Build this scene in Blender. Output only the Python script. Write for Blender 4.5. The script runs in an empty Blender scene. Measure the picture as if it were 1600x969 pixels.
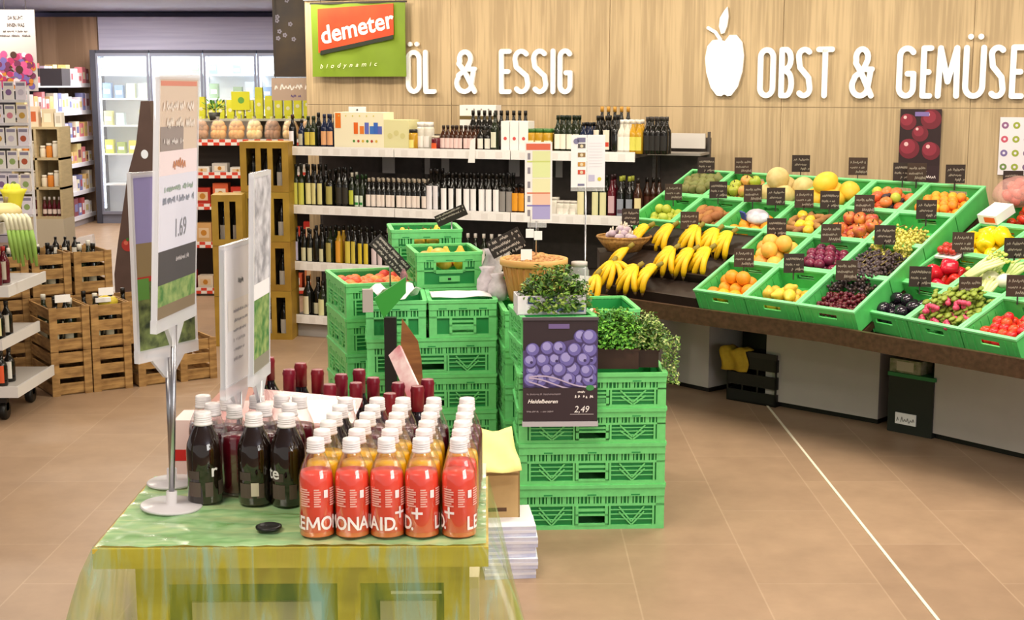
import bpy, math, random
from math import sin, cos, pi, radians as R, atan2, sqrt
from mathutils import Vector, Matrix
random.seed(7)
SC = bpy.context.scene
COL = SC.collection

# ------------------------------------------------------------------ camera, world, lights, exposure
F_PX, PITCH, CAM_Z = 2200.0, R(9.08), 1.81
cam_d = bpy.data.cameras.new('camera'); cam = bpy.data.objects.new('camera', cam_d); COL.objects.link(cam)
cam.location = (0, 0, CAM_Z); cam.rotation_euler = (pi/2 - PITCH, 0, 0)
cam_d.lens = F_PX/1600*36; cam_d.sensor_width = 36; cam_d.clip_end = 100
SC.camera = cam
SC.view_settings.view_transform = 'Standard'; SC.view_settings.look = 'None'
SC.view_settings.exposure = 0.0; SC.view_settings.gamma = 1; SC.view_settings.use_curve_mapping = False
wd = bpy.data.worlds.new('world'); SC.world = wd; wd.use_nodes = True
wd.node_tree.nodes['Background'].inputs[0].default_value = (1.0, .95, .9, 1)
wd.node_tree.nodes['Background'].inputs[1].default_value = 0.55
def area(x, y, z, w, h, e, col=(1, .90, .76), rx=0, rz=0, spread=pi):
    d = bpy.data.lights.new('shop_or_fill_light', 'AREA'); d.shape = 'RECTANGLE'; d.size = w; d.size_y = h; d.energy = e; d.color = col; d.spread = spread
    o = bpy.data.objects.new('shop_or_fill_light', d); COL.objects.link(o); o.location = (x, y, z); o.rotation_euler = (rx, 0, rz)
    return o
CEIL = 2.78
for (x, y, e) in [(-1.2, 1.6, 46), (1.2, 2.2, 46), (-2.2, 5.0, 50), (0.0, 4.4, 60), (2.0, 5.0, 60), (-3.0, 7.6, 46), (-.6, 7.4, 60), (1.4, 6.6, 60),
                  (3.2, 5.4, 50), (-4.2, 11.0, 50), (-1.9, 10.6, 40), (-2.6, 12.0, 42), (-4.9, 13.6, 55), (-4.2, 15.6, 70), (-3.0, 17.0, 70), (-5.0, 17.6, 70)]:  # some rear ones are added to brighten the back zone and yellow bags
    area(x, y, CEIL-.04, 1.1, .3, e*.76)
# added fill light that whitens the signs, behind and right of the camera
area(3.2, -1.2, 1.9, 2.2, 1.6, 105, (1, .97, .93), rx=R(78), rz=R(48))
# wall washers: rail of spots about a metre in front of the wooden wall
for t in (.3, 1.5, 2.7, 3.9, 5.1):
    x = -1.33+.93*t-.367*1.1; y = 10.87-.367*t-.93*1.1
    area(x, y, CEIL-.06, .35, .2, 15, (1, .86, .66), rx=R(28), rz=atan2(-.367, .93))

# ------------------------------------------------------------------ helpers
def ray(px, py):
    u = (px-800)/F_PX; w = (py-484.5)/F_PX; c, s = cos(PITCH), sin(PITCH)
    return Vector((u, c-w*s, -s-w*c))
def atz(px, py, z):
    r = ray(px, py); r *= (z-CAM_Z)/r.z; return Vector((r.x, r.y, z))
def aty(px, py, y):
    r = ray(px, py); r *= y/r.y; return Vector((r.x, y, CAM_Z+r.z))
def hexc(h):
    h = h.lstrip('#'); v = [int(h[i:i+2], 16)/255 for i in (0, 2, 4)]
    return tuple((a/12.92 if a <= .04045 else ((a+.055)/1.055)**2.4) for a in v)+(1,)
MATS = {}
def mat(name, color='#888888', rough=.5, metal=0, spec=.5, trans=0, ior=1.45, noise=0, nscale=8, nstretch=(1, 1, 1), color2=None, bump=0, emit=0, vary=0, coat=0, sss=0, alpha=1):
    if name in MATS: return MATS[name]
    m = bpy.data.materials.new(name); m.use_nodes = True; nt = m.node_tree; p = nt.nodes['Principled BSDF']
    col = hexc(color)
    p.inputs['Base Color'].default_value = col; p.inputs['Roughness'].default_value = rough; p.inputs['Metallic'].default_value = metal
    p.inputs['Specular IOR Level'].default_value = spec; p.inputs['Transmission Weight'].default_value = trans; p.inputs['IOR'].default_value = ior
    p.inputs['Coat Weight'].default_value = coat
    if sss: p.inputs['Subsurface Weight'].default_value = sss; p.inputs['Subsurface Radius'].default_value = (.02, .01, .005)
    p.inputs['Alpha'].default_value = alpha
    if emit: p.inputs['Emission Color'].default_value = col; p.inputs['Emission Strength'].default_value = emit
    out = None
    if color2 or noise or bump:
        tc = nt.nodes.new('ShaderNodeTexCoord'); mp = nt.nodes.new('ShaderNodeMapping'); mp.inputs['Scale'].default_value = nstretch
        nt.links.new(tc.outputs['Object'], mp.inputs['Vector'])
        nz = nt.nodes.new('ShaderNodeTexNoise'); nz.inputs['Scale'].default_value = nscale; nz.inputs['Detail'].default_value = 5
        nt.links.new(mp.outputs[0], nz.inputs['Vector'])
        mx = nt.nodes.new('ShaderNodeMix'); mx.data_type = 'RGBA'
        rp = nt.nodes.new('ShaderNodeValToRGB'); rp.color_ramp.elements[0].position = .35; rp.color_ramp.elements[1].position = .65
        nt.links.new(nz.outputs['Fac'], rp.inputs['Fac']); nt.links.new(rp.outputs['Color'], mx.inputs['Factor'])
        c2 = hexc(color2) if color2 else tuple(c*(1-noise) for c in col[:3])+(1,)
        mx.inputs[6].default_value = col; mx.inputs[7].default_value = c2
        out = mx.outputs[2]; nt.links.new(out, p.inputs['Base Color'])
        if bump:
            b = nt.nodes.new('ShaderNodeBump'); b.inputs['Strength'].default_value = bump; b.inputs['Distance'].default_value = .01
            nt.links.new(nz.outputs['Fac'], b.inputs['Height']); nt.links.new(b.outputs[0], p.inputs['Normal'])
    if vary:
        oi = nt.nodes.new('ShaderNodeObjectInfo'); hs = nt.nodes.new('ShaderNodeHueSaturation')
        ma = nt.nodes.new('ShaderNodeMapRange'); ma.inputs['To Min'].default_value = .5-vary*.12; ma.inputs['To Max'].default_value = .5+vary*.12
        mb = nt.nodes.new('ShaderNodeMapRange'); mb.inputs['To Min'].default_value = 1-vary; mb.inputs['To Max'].default_value = 1+vary
        nt.links.new(oi.outputs['Random'], ma.inputs['Value']); nt.links.new(oi.outputs['Random'], mb.inputs['Value'])
        nt.links.new(ma.outputs[0], hs.inputs['Hue']); nt.links.new(mb.outputs[0], hs.inputs['Value'])
        if out: nt.links.new(out, hs.inputs['Color'])
        else: hs.inputs['Color'].default_value = col
        nt.links.new(hs.outputs[0], p.inputs['Base Color'])
    MATS[name] = m
    return m
def C(h, rough=.55, **k):           # a plain coloured material from its hex colour
    return mat('paint_'+h.lstrip('#')+('' if rough == .55 else '_r%d' % int(rough*100)), h, rough, **k)

class MB:
    def __init__(s): s.v = []; s.f = []; s.m = []; s.mats = []; s.sm = []
    def mi(s, m):
        if m not in s.mats: s.mats.append(m)
        return s.mats.index(m)
    def add(s, vs, fs, m, smooth=False, M=None):
        o = len(s.v); k = s.mi(m)
        for v in vs:
            v = Vector(v)
            if M is not None: v = M @ v
            s.v.append(v)
        for f in fs: s.f.append([o+i for i in f]); s.m.append(k); s.sm.append(smooth)
    def box(s, x0, y0, z0, x1, y1, z1, m, M=None):
        vs = [(x, y, z) for z in (z0, z1) for y in (y0, y1) for x in (x0, x1)]
        s.add(vs, [(0, 2, 3, 1), (4, 5, 7, 6), (0, 1, 5, 4), (2, 6, 7, 3), (0, 4, 6, 2), (1, 3, 7, 5)], m, False, M)
    def bar(s, a, b, w, h, m, up=(0, 0, 1)):   # rectangular bar from a to b
        a = Vector(a); b = Vector(b); d = (b-a); L = d.length; d.normalize(); up = Vector(up)
        if abs(d.dot(up)) > .99: up = Vector((1, 0, 0))
        x = d.cross(up).normalized(); z = x.cross(d)
        M = Matrix.Translation(a) @ Matrix((x, d, z)).transposed().to_4x4()
        s.box(-w/2, 0, -h/2, w/2, L, h/2, m, M)
    def lathe(s, prof, m, n=20, M=None, smooth=True, cap=True, wob=None):
        vs = []; fs = []
        for (r, z) in prof:
            for k in range(n):
                a = 2*pi*k/n; rr = r*(wob(a, z) if wob else 1)
                vs.append((rr*cos(a), rr*sin(a), z))
        for i in range(len(prof)-1):
            for k in range(n): k2 = (k+1) % n; fs.append((i*n+k, i*n+k2, (i+1)*n+k2, (i+1)*n+k))
        if cap:
            fs.append(tuple(range(n-1, -1, -1))); fs.append(tuple((len(prof)-1)*n+k for k in range(n)))
        s.add(vs, fs, m, smooth, M)
    def arc_wall(s, r, z0, z1, half, m, n=8, a0=-pi/2):   # part of a cylinder wall, facing -y
        vs = []; fs = []
        for k in range(n+1):
            a = a0-half+2*half*k/n; vs += [(r*cos(a), r*sin(a), z0), (r*cos(a), r*sin(a), z1)]
        for k in range(n): fs.append((2*k, 2*k+2, 2*k+3, 2*k+1))
        s.add(vs, fs, m, True)
    def tube(s, pts, r, m, n=8, smooth=True, cap=True):
        pts = [Vector(p) for p in pts]; rs = r if isinstance(r, (list, tuple)) else [r]*len(pts); vs = []; fs = []
        prev = None
        for i, p in enumerate(pts):
            d = (pts[min(i+1, len(pts)-1)]-pts[max(i-1, 0)]).normalized()
            if prev is None: u = d.orthogonal().normalized()
            else:
                u = prev-d*prev.dot(d)
                u = u.normalized() if u.length > 1e-6 else d.orthogonal().normalized()
            prev = u; w = d.cross(u)
            for k in range(n): a = 2*pi*k/n; vs.append(p+(u*cos(a)+w*sin(a))*rs[i])
        for i in range(len(pts)-1):
            for k in range(n): k2 = (k+1) % n; fs.append((i*n+k, i*n+k2, (i+1)*n+k2, (i+1)*n+k))
        if cap: fs.append(tuple(range(n-1, -1, -1))); fs.append(tuple((len(pts)-1)*n+k for k in range(n)))
        s.add(vs, fs, m, smooth)
    def ball(s, c, r, m, n=10, k=7, sc=(1, 1, 1), M=None, wob=None):
        prof = [(max(r*sin(pi*i/k), 1e-4), -r*cos(pi*i/k)) for i in range(k+1)]
        vs = []; fs = []
        for (rr, z) in prof:
            for j in range(n):
                a = 2*pi*j/n; q = rr*(wob(a, z/r) if wob else 1); vs.append((c[0]+q*cos(a)*sc[0], c[1]+q*sin(a)*sc[1], c[2]+z*sc[2]))
        for i in range(k):
            for j in range(n): j2 = (j+1) % n; fs.append((i*n+j, i*n+j2, (i+1)*n+j2, (i+1)*n+j))
        s.add(vs, fs, m, True, M)
    def prism(s, pts, z0, z1, m, M=None):      # outline in xy, extruded in z
        n = len(pts); vs = [(x, y, z0) for x, y in pts]+[(x, y, z1) for x, y in pts]
        fs = [tuple(range(n-1, -1, -1)), tuple(range(n, 2*n))]+[(i, (i+1) % n, n+(i+1) % n, n+i) for i in range(n)]
        s.add(vs, fs, m, False, M)
    def build(s, name, parent=None, loc=None, rz=0, M=None):
        me = bpy.data.meshes.new(name); me.from_pydata([tuple(v) for v in s.v], [], s.f)
        for m in s.mats: me.materials.append(m)
        me.polygons.foreach_set('material_index', s.m); me.polygons.foreach_set('use_smooth', s.sm); me.update()
        o = bpy.data.objects.new(name, me); COL.objects.link(o)
        if parent: o.parent = parent
        if loc is not None: o.location = loc
        if rz: o.rotation_euler.z = rz
        if M is not None: o.matrix_world = M
        return o
def tag(o, label, cat, group=None, kind=None):
    o['label'] = label
    if cat: o['category'] = cat
    if group: o['group'] = group
    if kind: o['kind'] = kind
    return o
def struct(o): o['kind'] = 'structure'; return o
def thing(name, label, cat, loc=(0, 0, 0), rz=0, group=None, M=None):
    o = bpy.data.objects.new(name, None); COL.objects.link(o); o.empty_display_size = .05
    o.location = loc; o.rotation_euler = (0, 0, rz)
    if M is not None: o.matrix_world = M
    return tag(o, label, cat, group)
def dup(o, loc=None, rz=None, M=None, label=None, group=None, parent=None):
    c = o.copy(); COL.objects.link(c)
    if parent is not None: c.parent = parent
    for ch in o.children: dup(ch, parent=c)
    if M is not None: c.matrix_world = M
    if loc is not None: c.location = loc
    if rz is not None: c.rotation_euler = (0, 0, rz)
    if label: c['label'] = label
    if group: c['group'] = group
    return c
class Proto:                                    # first use places the original, later uses copy it
    def __init__(s, o): s.o = o; s.used = False
    def put(s, **k):
        if not s.used:
            s.used = True; o = s.o
            if k.get('M') is not None: o.matrix_world = k['M']
            if k.get('loc') is not None: o.location = k['loc']
            if k.get('rz') is not None: o.rotation_euler = (0, 0, k['rz'])
            if k.get('label'): o['label'] = k['label']
            if k.get('group'): o['group'] = k['group']
            return o
        return dup(s.o, **k)
def nth(i, n=None, end='left'):
    w = ['first', 'second', 'third', 'fourth', 'fifth', 'sixth', 'seventh', 'eighth', 'ninth', 'tenth', 'eleventh', 'twelfth', 'thirteenth', 'fourteenth', 'fifteenth',
         'sixteenth', 'seventeenth', 'eighteenth', 'nineteenth', 'twentieth']
    return (w[i] if i < 20 else '%dth' % (i+1))+' from '+end
def text_geo(s, size=1, bold=0, align='LEFT', shear=0, space=1, cuts=0):
    cu = bpy.data.curves.new('t', 'FONT'); cu.body = s; cu.size = size; cu.offset = bold; cu.align_x = align; cu.shear = shear; cu.space_character = space; cu.resolution_u = 3
    o = bpy.data.objects.new('t', cu); COL.objects.link(o)
    bpy.context.view_layer.update()
    me = bpy.data.meshes.new_from_object(o.evaluated_get(bpy.context.evaluated_depsgraph_get()))
    import bmesh
    bm = bmesh.new(); bm.from_mesh(me); bmesh.ops.triangulate(bm, faces=bm.faces[:])
    if cuts:
        xs = [q.co.x for q in bm.verts]; x = min(xs, default=0)+cuts
        while x < max(xs, default=0):
            bmesh.ops.bisect_plane(bm, geom=bm.verts[:]+bm.edges[:]+bm.faces[:], plane_co=(x, 0, 0), plane_no=(1, 0, 0), dist=1e-7); x += cuts
    bm.to_mesh(me); bm.free()
    v = [tuple(x.co) for x in me.vertices]; f = [tuple(p.vertices) for p in me.polygons]
    bpy.data.objects.remove(o); bpy.data.curves.remove(cu); bpy.data.meshes.remove(me)
    return v, f
def text_on(mb, s, x, z, h, m, y=0, sx=1, align='LEFT', bold=0, shear=0, rot=0, space=1, M=None):   # upright text facing -y, capital height h
    v, f = text_geo(s, h/.7, bold*h, align, shear, space)
    ca, sa = cos(rot), sin(rot)
    mb.add([(x+(a*sx)*ca-b*sa, y, z+(a*sx)*sa+b*ca) for a, b, _ in v], f, m, False, M)
def rect(mb, x0, z0, x1, z1, y, m, M=None):
    mb.add([(x0, y, z0), (x1, y, z0), (x1, y, z1), (x0, y, z1)], [(0, 1, 2, 3)], m, False, M)
def disc(mb, x, z, r, y, m, n=14, sx=1, M=None):
    mb.add([(x+r*sx*cos(2*pi*k/n), y, z+r*sin(2*pi*k/n)) for k in range(n)], [tuple(range(n))], m, False, M)
def scrawl(mb, x0, x1, z, h, m, y, seed=0, M=None, t=None):   # illegible hand writing: short joined strokes
    rn = random.Random(seed); x = x0; t = t or h*.16
    while x < x1:
        w = h*rn.uniform(.35, .6)
        if rn.random() < .18: x += w; continue
        pts = [(x, z+rn.uniform(0, .3)*h), (x+w*.4, z+rn.uniform(.6, 1)*h), (x+w*.8, z+rn.uniform(0, .4)*h)]
        for (a, b), (c, d) in zip(pts, pts[1:]):
            L = sqrt((c-a)**2+(d-b)**2); nx, nz = -(d-b)/L*t/2, (c-a)/L*t/2
            mb.add([(a-nx, y, b-nz), (c-nx, y, d-nz), (c+nx, y, d+nz), (a+nx, y, b+nz)], [(0, 1, 2, 3)], m, False, M)
        x += w

# ------------------------------------------------------------------ node materials of the setting
def wood_wall(name, c1, c2, sc=1.0):
    m = bpy.data.materials.new(name); m.use_nodes = True; nt = m.node_tree; p = nt.nodes['Principled BSDF']; p.inputs['Roughness'].default_value = .6
    tc = nt.nodes.new('ShaderNodeTexCoord'); mp = nt.nodes.new('ShaderNodeMapping'); mp.inputs['Scale'].default_value = (26*sc, 26*sc, .9*sc)
    nt.links.new(tc.outputs['Object'], mp.inputs[0])
    n1 = nt.nodes.new('ShaderNodeTexNoise'); n1.inputs['Scale'].default_value = 1; n1.inputs['Detail'].default_value = 6; nt.links.new(mp.outputs[0], n1.inputs['Vector'])
    mp2 = nt.nodes.new('ShaderNodeMapping'); mp2.inputs['Scale'].default_value = (3.2*sc, 3.2*sc, .25*sc); nt.links.new(tc.outputs['Object'], mp2.inputs[0])
    n2 = nt.nodes.new('ShaderNodeTexNoise'); n2.inputs['Scale'].default_value = 1; nt.links.new(mp2.outputs[0], n2.inputs['Vector'])
    ad = nt.nodes.new('ShaderNodeMath'); ad.operation = 'ADD'; nt.links.new(n1.outputs['Fac'], ad.inputs[0]); nt.links.new(n2.outputs['Fac'], ad.inputs[1])
    rp = nt.nodes.new('ShaderNodeValToRGB'); e = rp.color_ramp.elements; e[0].position = .78; e[0].color = hexc(c2); e[1].position = 1.2/1.0 if False else 1.0; e[1].color = hexc(c1)
    ml = nt.nodes.new('ShaderNodeMath'); ml.operation = 'MULTIPLY'; ml.inputs[1].default_value = .88; nt.links.new(ad.outputs[0], ml.inputs[0])
    nt.links.new(ml.outputs[0], rp.inputs[0]); nt.links.new(rp.outputs[0], p.inputs['Base Color'])
    return m
def floor_mat():
    m = bpy.data.materials.new('stone_tiles'); m.use_nodes = True; nt = m.node_tree; p = nt.nodes['Principled BSDF']
    tc = nt.nodes.new('ShaderNodeTexCoord'); mp = nt.nodes.new('ShaderNodeMapping'); mp.inputs['Rotation'].default_value = (0, 0, R(90)); nt.links.new(tc.outputs['Object'], mp.inputs[0])
    br = nt.nodes.new('ShaderNodeTexBrick'); br.inputs['Scale'].default_value = 1; br.inputs['Brick Width'].default_value = .9; br.inputs['Row Height'].default_value = .45
    br.inputs['Mortar Size'].default_value = .0035; br.inputs['Mortar Smooth'].default_value = .3
    br.inputs['Color1'].default_value = hexc('#a2886f'); br.inputs['Color2'].default_value = hexc('#9a8068'); br.inputs['Mortar'].default_value = hexc('#ad947b')
    nt.links.new(mp.outputs[0], br.inputs['Vector'])
    n = nt.nodes.new('ShaderNodeTexNoise'); n.inputs['Scale'].default_value = 5; n.inputs['Detail'].default_value = 8; n.inputs['Roughness'].default_value = .65; nt.links.new(tc.outputs['Object'], n.inputs['Vector'])
    mx = nt.nodes.new('ShaderNodeMix'); mx.data_type = 'RGBA'; mx.blend_type = 'MULTIPLY'; mx.inputs['Factor'].default_value = .55
    rp = nt.nodes.new('ShaderNodeValToRGB'); rp.color_ramp.elements[0].color = (.68, .64, .6, 1); rp.color_ramp.elements[0].position = .3; rp.color_ramp.elements[1].color = (1.08, 1.05, 1, 1); rp.color_ramp.elements[1].position = .75
    nt.links.new(n.outputs['Fac'], rp.inputs[0]); nt.links.new(br.outputs['Color'], mx.inputs[6]); nt.links.new(rp.outputs[0], mx.inputs[7]); nt.links.new(mx.outputs[2], p.inputs['Base Color'])
    p.inputs['Roughness'].default_value = .42; p.inputs['Specular IOR Level'].default_value = .35
    return m
BEIGE_WOOD = wood_wall('beige_wood_grain', '#c0a984', '#a89270', 2.2)
BROWN_WOOD = wood_wall('brown_wood_grain', '#a98a70', '#8f7259', .8)

WHITE = C('#f2f0ee', .4); STEEL = mat('brushed_steel', '#b9b9bd', .3, 1); BLACK = C('#151413', .4); DARK = C('#2c2723', .6); GREY = C('#8e8a88')
GREEN = mat('green_crate_plastic', '#72d47e', .38, noise=.12, nscale=30, vary=.05); CARD = mat('brown_cardboard', '#c9a873', .8, noise=.15)
TRAYG = mat('green_tray_plastic', '#58c667', .35, noise=.1, nscale=25)
CRATEW = mat('aged_crate_wood', '#b28a52', .75, color2='#7f5c32', nscale=9, nstretch=(1, 1, 5))
OLIVE = mat('olive_painted_wood', '#a8862c', .6, color2='#8f6f20', nscale=6, vary=.05)
def thin_glass(name, tint='#ffffff', lo=.06, hi=.65):
    m = bpy.data.materials.new(name); m.use_nodes = True; nt = m.node_tree; nt.nodes.remove(nt.nodes['Principled BSDF']); out = nt.nodes['Material Output']
    tr = nt.nodes.new('ShaderNodeBsdfTransparent'); tr.inputs[0].default_value = hexc(tint); gl = nt.nodes.new('ShaderNodeBsdfGlossy'); gl.inputs['Roughness'].default_value = .05
    lw = nt.nodes.new('ShaderNodeLayerWeight'); lw.inputs[0].default_value = .35; mr = nt.nodes.new('ShaderNodeMapRange'); mr.inputs['To Min'].default_value = lo; mr.inputs['To Max'].default_value = hi
    nt.links.new(lw.outputs['Facing'], mr.inputs['Value']); mx = nt.nodes.new('ShaderNodeMixShader'); nt.links.new(mr.outputs[0], mx.inputs[0]); nt.links.new(tr.outputs[0], mx.inputs[1]); nt.links.new(gl.outputs[0], mx.inputs[2]); nt.links.new(mx.outputs[0], out.inputs[0])
    MATS[name] = m; return m
GLASS_CLEAR = mat('clear_acrylic', '#ffffff', .08, alpha=.22, spec=.6)

# ------------------------------------------------------------------ the setting
mb = MB(); mb.box(-12, -3, -.1, 8, 24, 0, floor_mat()); struct(mb.build('floor'))
mb = MB(); mb.box(1.452, 2.0, .0005, 1.464, 7.9, .004, C('#e9dfc8', .5)); struct(mb.build('trim_1'))
mb = MB(); mb.box(-12, -3, CEIL, 8, 24, CEIL+.1, mat('ceiling_paint', '#c0c4dc', .8, noise=.04)); struct(mb.build('ceiling'))
WM = Matrix.Translation((-1.33, 10.87, 0)) @ Matrix.Rotation(atan2(-.367, .93), 4, 'Z')       # wall frame: x runs along the wall, -y faces the shop
mb = MB()
for k in range(8):
    x0, x1 = -.27+k*1.22, -.27+(k+1)*1.22-.004
    mb.box(x0, 0, 0, x1, .08, 1.66, BEIGE_WOOD); mb.box(x0, 0, 1.664, x1, .08, 2.44, BEIGE_WOOD)
mb.box(-.27, .01, 0, 9.5, .09, 2.44, C('#d9c6a2'))
mb.box(-.27, -.02, 2.445, 9.5, .1, CEIL, C('#9a9aa2'))
struct(mb.build('wall_back', M=WM))
LAV = mat('lavender_white_board', '#d2d0ea', .6, color2='#bfbddc', nscale=3, nstretch=(.3, 1, 8))
mb = MB(); mb.box(-12, 19.6, 0, 0, 19.7, CEIL, C('#a6a2c4')); struct(mb.build('wall_far'))
mb = MB(); mb.box(-6.42, 19.0, 0, -5.50, 19.6, 2.70, BROWN_WOOD); struct(mb.build('wall_wood'))
mb = MB(); mb.box(-5.49, 19.02, 2.27, -2.2, 19.6, 2.70, LAV); struct(mb.build('wall_panel'))
mb = MB(); mb.box(-7.2, 8, 0, -7.1, 19.6, CEIL, C('#a6a2c4')); struct(mb.build('wall_left'))
mb = MB(); mb.box(-6.42, 18.985, 0, -5.50, 18.999, .05, C('#6e5646')); struct(mb.build('baseboard_far'))
p = aty(159, 308, 18.99); mb = MB(); mb.box(-.05, -.012, -.05, .05, 0, .05, WHITE); mb.box(-.03, -.016, -.03, .03, -.012, .03, C('#e4e4e6')); so = thing('wall_socket', 'white square socket on the brown wood wall panel', 'socket', p)
a = mb.build('socket_plate', so)
p = aty(155, 137, 18.99); mb = MB(); mb.lathe([(.022, 0), (.022, .03), (.012, .04)], BLACK, 12, Matrix.Rotation(pi/2, 4, 'X')); kn = mb.build('wall_knob', loc=p); kn.parent = bpy.data.objects['wall_wood']
# ------------------------------------------------------------------ wall lettering
SW = .108
def arc(cx, cy, rx, ry, a0, a1, n=10): return [(cx+rx*cos(R(a0+(a1-a0)*i/n)), cy+ry*sin(R(a0+(a1-a0)*i/n))) for i in range(n+1)]
def glyph(ch, w):                    # centre lines in a box w wide and 1 high
    q = SW/2; l, r, b, t = q, w-q, q, 1-q; c = w/2; rx = (w-SW)/2; ry = rx*1.15
    O = arc(c, t-ry, rx, ry, 90, 180)+arc(c, b+ry, rx, ry, 180, 360)+arc(c, t-ry, rx, ry, 0, 90)
    if ch == 'O': return [O]
    if ch == 'Ö': return [O, [(w*.28, 1.13), (w*.281, 1.13)], [(w*.72, 1.13), (w*.721, 1.13)]]
    if ch == 'L': return [[(l, t), (l, b), (r, b)]]
    if ch == 'E': return [[(r, t), (l, t), (l, b), (r, b)], [(l, .5), (r-.03, .5)]]
    if ch == 'I': return [[(c, t), (c, b)]]
    if ch == 'T': return [[(l, t), (r, t)], [(c, t), (c, b)]]
    if ch == 'S': return [arc(c, t-ry, rx, ry, 40, 180)+[(l+.03, .60), (c, .5), (r-.03, .40)]+arc(c, b+ry, rx, ry, 0, -140)]
    if ch == 'G': return [arc(c, t-ry, rx, ry, 30, 180)+arc(c, b+ry, rx, ry, 180, 360)+[(r, .47), (c+.02, .47)]]
    if ch == 'B':
        return [[(l, b), (l, t), (c, t)]+arc(c-.02, .76, rx, t-.76, 90, -90, 8)+[(l, .52)], [(c, .52)]+arc(c, (b+.52)/2, rx, (.52-b)/2, 90, -90, 8)+[(l, b)]]
    if ch == 'M': return [[(l, b), (l+.02, t), (c, .32), (r-.02, t), (r, b)]]
    if ch == 'Ü': return [[(l, t), (l, b+ry)]+arc(c, b+ry, rx, ry, 180, 360)+[(r, t)], [(w*.28, 1.15), (w*.281, 1.15)], [(w*.72, 1.15), (w*.721, 1.15)]]
    if ch == '&': return [[(r, b)]+[(c-.02, .5), (l+.06, .68)]+arc(c-.01, t-.16, rx*.62, .16, 200, -40, 10)+[(c+.02, .55), (l+.05, .42)]+arc(c-.03, b+.19, rx*.85, .19, 140, 330, 10)+[(r-.02, .56)], [(c+.08, .56), (r, .56)]]
def flat_stroke(mb, pts, wd, d, m, M, closed=False):
    for i, (x, y) in enumerate(pts):
        disc_pts = [(x+wd/2*cos(2*pi*k/12), y+wd/2*sin(2*pi*k/12)) for k in range(12)]
        mb.prism(disc_pts, 0, d-.0004-.00002*i, m, M)
        if i+1 < len(pts):
            X, Y = pts[i+1]; L = sqrt((X-x)**2+(Y-y)**2)
            if L < 1e-6: continue
            nx, ny = -(Y-y)/L*wd/2, (X-x)/L*wd/2
            mb.prism([(x-nx, y-ny), (X-nx, Y-ny), (X+nx, Y+ny), (x+nx, y+ny)], 0, d+.00002*i, m, M)
WMI = WM.inverted()
def wall_x(px, off=0):               # where a picture column meets the wall, in the wall's own metres
    r = ray(px, 150); o = Vector((0, 0, CAM_Z)); ro = WMI @ o; rd = WMI.to_3x3() @ r
    k = (-off-ro.y)/rd.y; return ro.x+rd.x*k
LETTER = mat('white_letter', '#ffffff', .45)
UPR = Matrix.Rotation(pi/2, 4, 'X')
def sign_word(glyphs, base, cap, word):
    for ch, a, b in glyphs:
        x0, x1 = wall_x(a), wall_x(b); w = (x1-x0)/cap
        mb = MB()
        for st in glyph(ch, max(w, SW+.001)): 
            flat_stroke(mb, [(p*cap, q*cap) for p, q in st], SW*cap, .022, LETTER, UPR)
        o = mb.build('wall_letter', M=WM @ Matrix.Translation((x0, -.008, base)))
        nm = {'&': 'ampersand', 'Ö': 'dotted letter O', 'Ü': 'dotted letter U'}.get(ch, 'letter '+ch)
        tag(o, word[(ch, a)] if (ch, a) in word else 'white raised %s on the wall, %s' % (nm, word['*']), 'letter', word['g'])
sign_word([('Ö', 637, 661), ('L', 664, 684)], 1.745, .322, {'*': 'in the short word left of an ampersand', 'g': 'letters of the oil and vinegar sign'})
sign_word([('&', 712, 747)], 1.745, .322, {'*': 'above the oil shelf', 'g': 'letters of the oil and vinegar sign'})
sign_word([('E', 782, 801), ('S', 803, 830), ('S', 832, 858), ('I', 862, 869), ('G', 873, 896)], 1.745, .322,
          {'*': 'word above the oil shelf', 'g': 'letters of the oil and vinegar sign', ('S', 803): 'white raised letter S on the wooden wall, right after the E above the shelf', ('S', 832): 'white raised letter S on the wooden wall, just before the I above the shelf'})
sign_word([('O', 1184, 1212), ('B', 1217, 1241), ('S', 1243, 1270), ('T', 1274, 1303)], 1.722, .34, {'*': 'short word right of the white apple', 'g': 'letters of the fruit and vegetable sign'})
sign_word([('&', 1327, 1366)], 1.722, .34, {'*': 'above the fruit crates', 'g': 'letters of the fruit and vegetable sign'})
sign_word([('G', 1400, 1431), ('E', 1437, 1457), ('M', 1461, 1499), ('Ü', 1503, 1539), ('S', 1542, 1571), ('E', 1576, 1600)], 1.722, .342,
          {'*': 'long word at the right end', 'g': 'letters of the fruit and vegetable sign', ('E', 1437): 'white raised letter E on the wooden wall, second letter of the long right word',
           ('E', 1576): 'white raised letter E on the wooden wall, last letter at the right edge'})
# apple emblem
x0, x1 = wall_x(1102), wall_x(1162); w = x1-x0; zt = aty(1130, 56, 9.9).z; zb = aty(1130, 150, 9.9).z; h = zt-zb
ap = [(.50, .90), (.62, 1.0), (.80, 1.0), (.95, .88), (1.0, .66), (.97, .40), (.86, .15), (.70, .01), (.60, 0), (.52, .03), (.44, 0), (.32, .01), (.16, .14), (.04, .38), (0, .62), (.05, .82), (.18, .92), (.36, .93)]
t = thing('apple_emblem', 'white cut-out apple emblem with stem and leaf on the wooden wall', 'emblem', M=WM @ Matrix.Translation((x0, -.008, zb)))
mb = MB(); mb.prism([(a*w, b*h) for a, b in ap], 0, .022, LETTER, UPR); mb.build('apple_body', t)
mb = MB(); mb.prism([(a*w, b*h) for a, b in [(.40, 1.02), (.34, 1.14), (.36, 1.28), (.47, 1.40), (.55, 1.46), (.58, 1.30), (.55, 1.14), (.48, 1.03)]], 0, .022, LETTER, UPR); mb.build('leaf', t)
mb = MB(); flat_stroke(mb, [(a*w, b*h) for a, b in [(.38, .93), (.25, 1.05), (.06, 1.12)]], .022, .022, LETTER, UPR); mb.build('stem', t)

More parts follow.
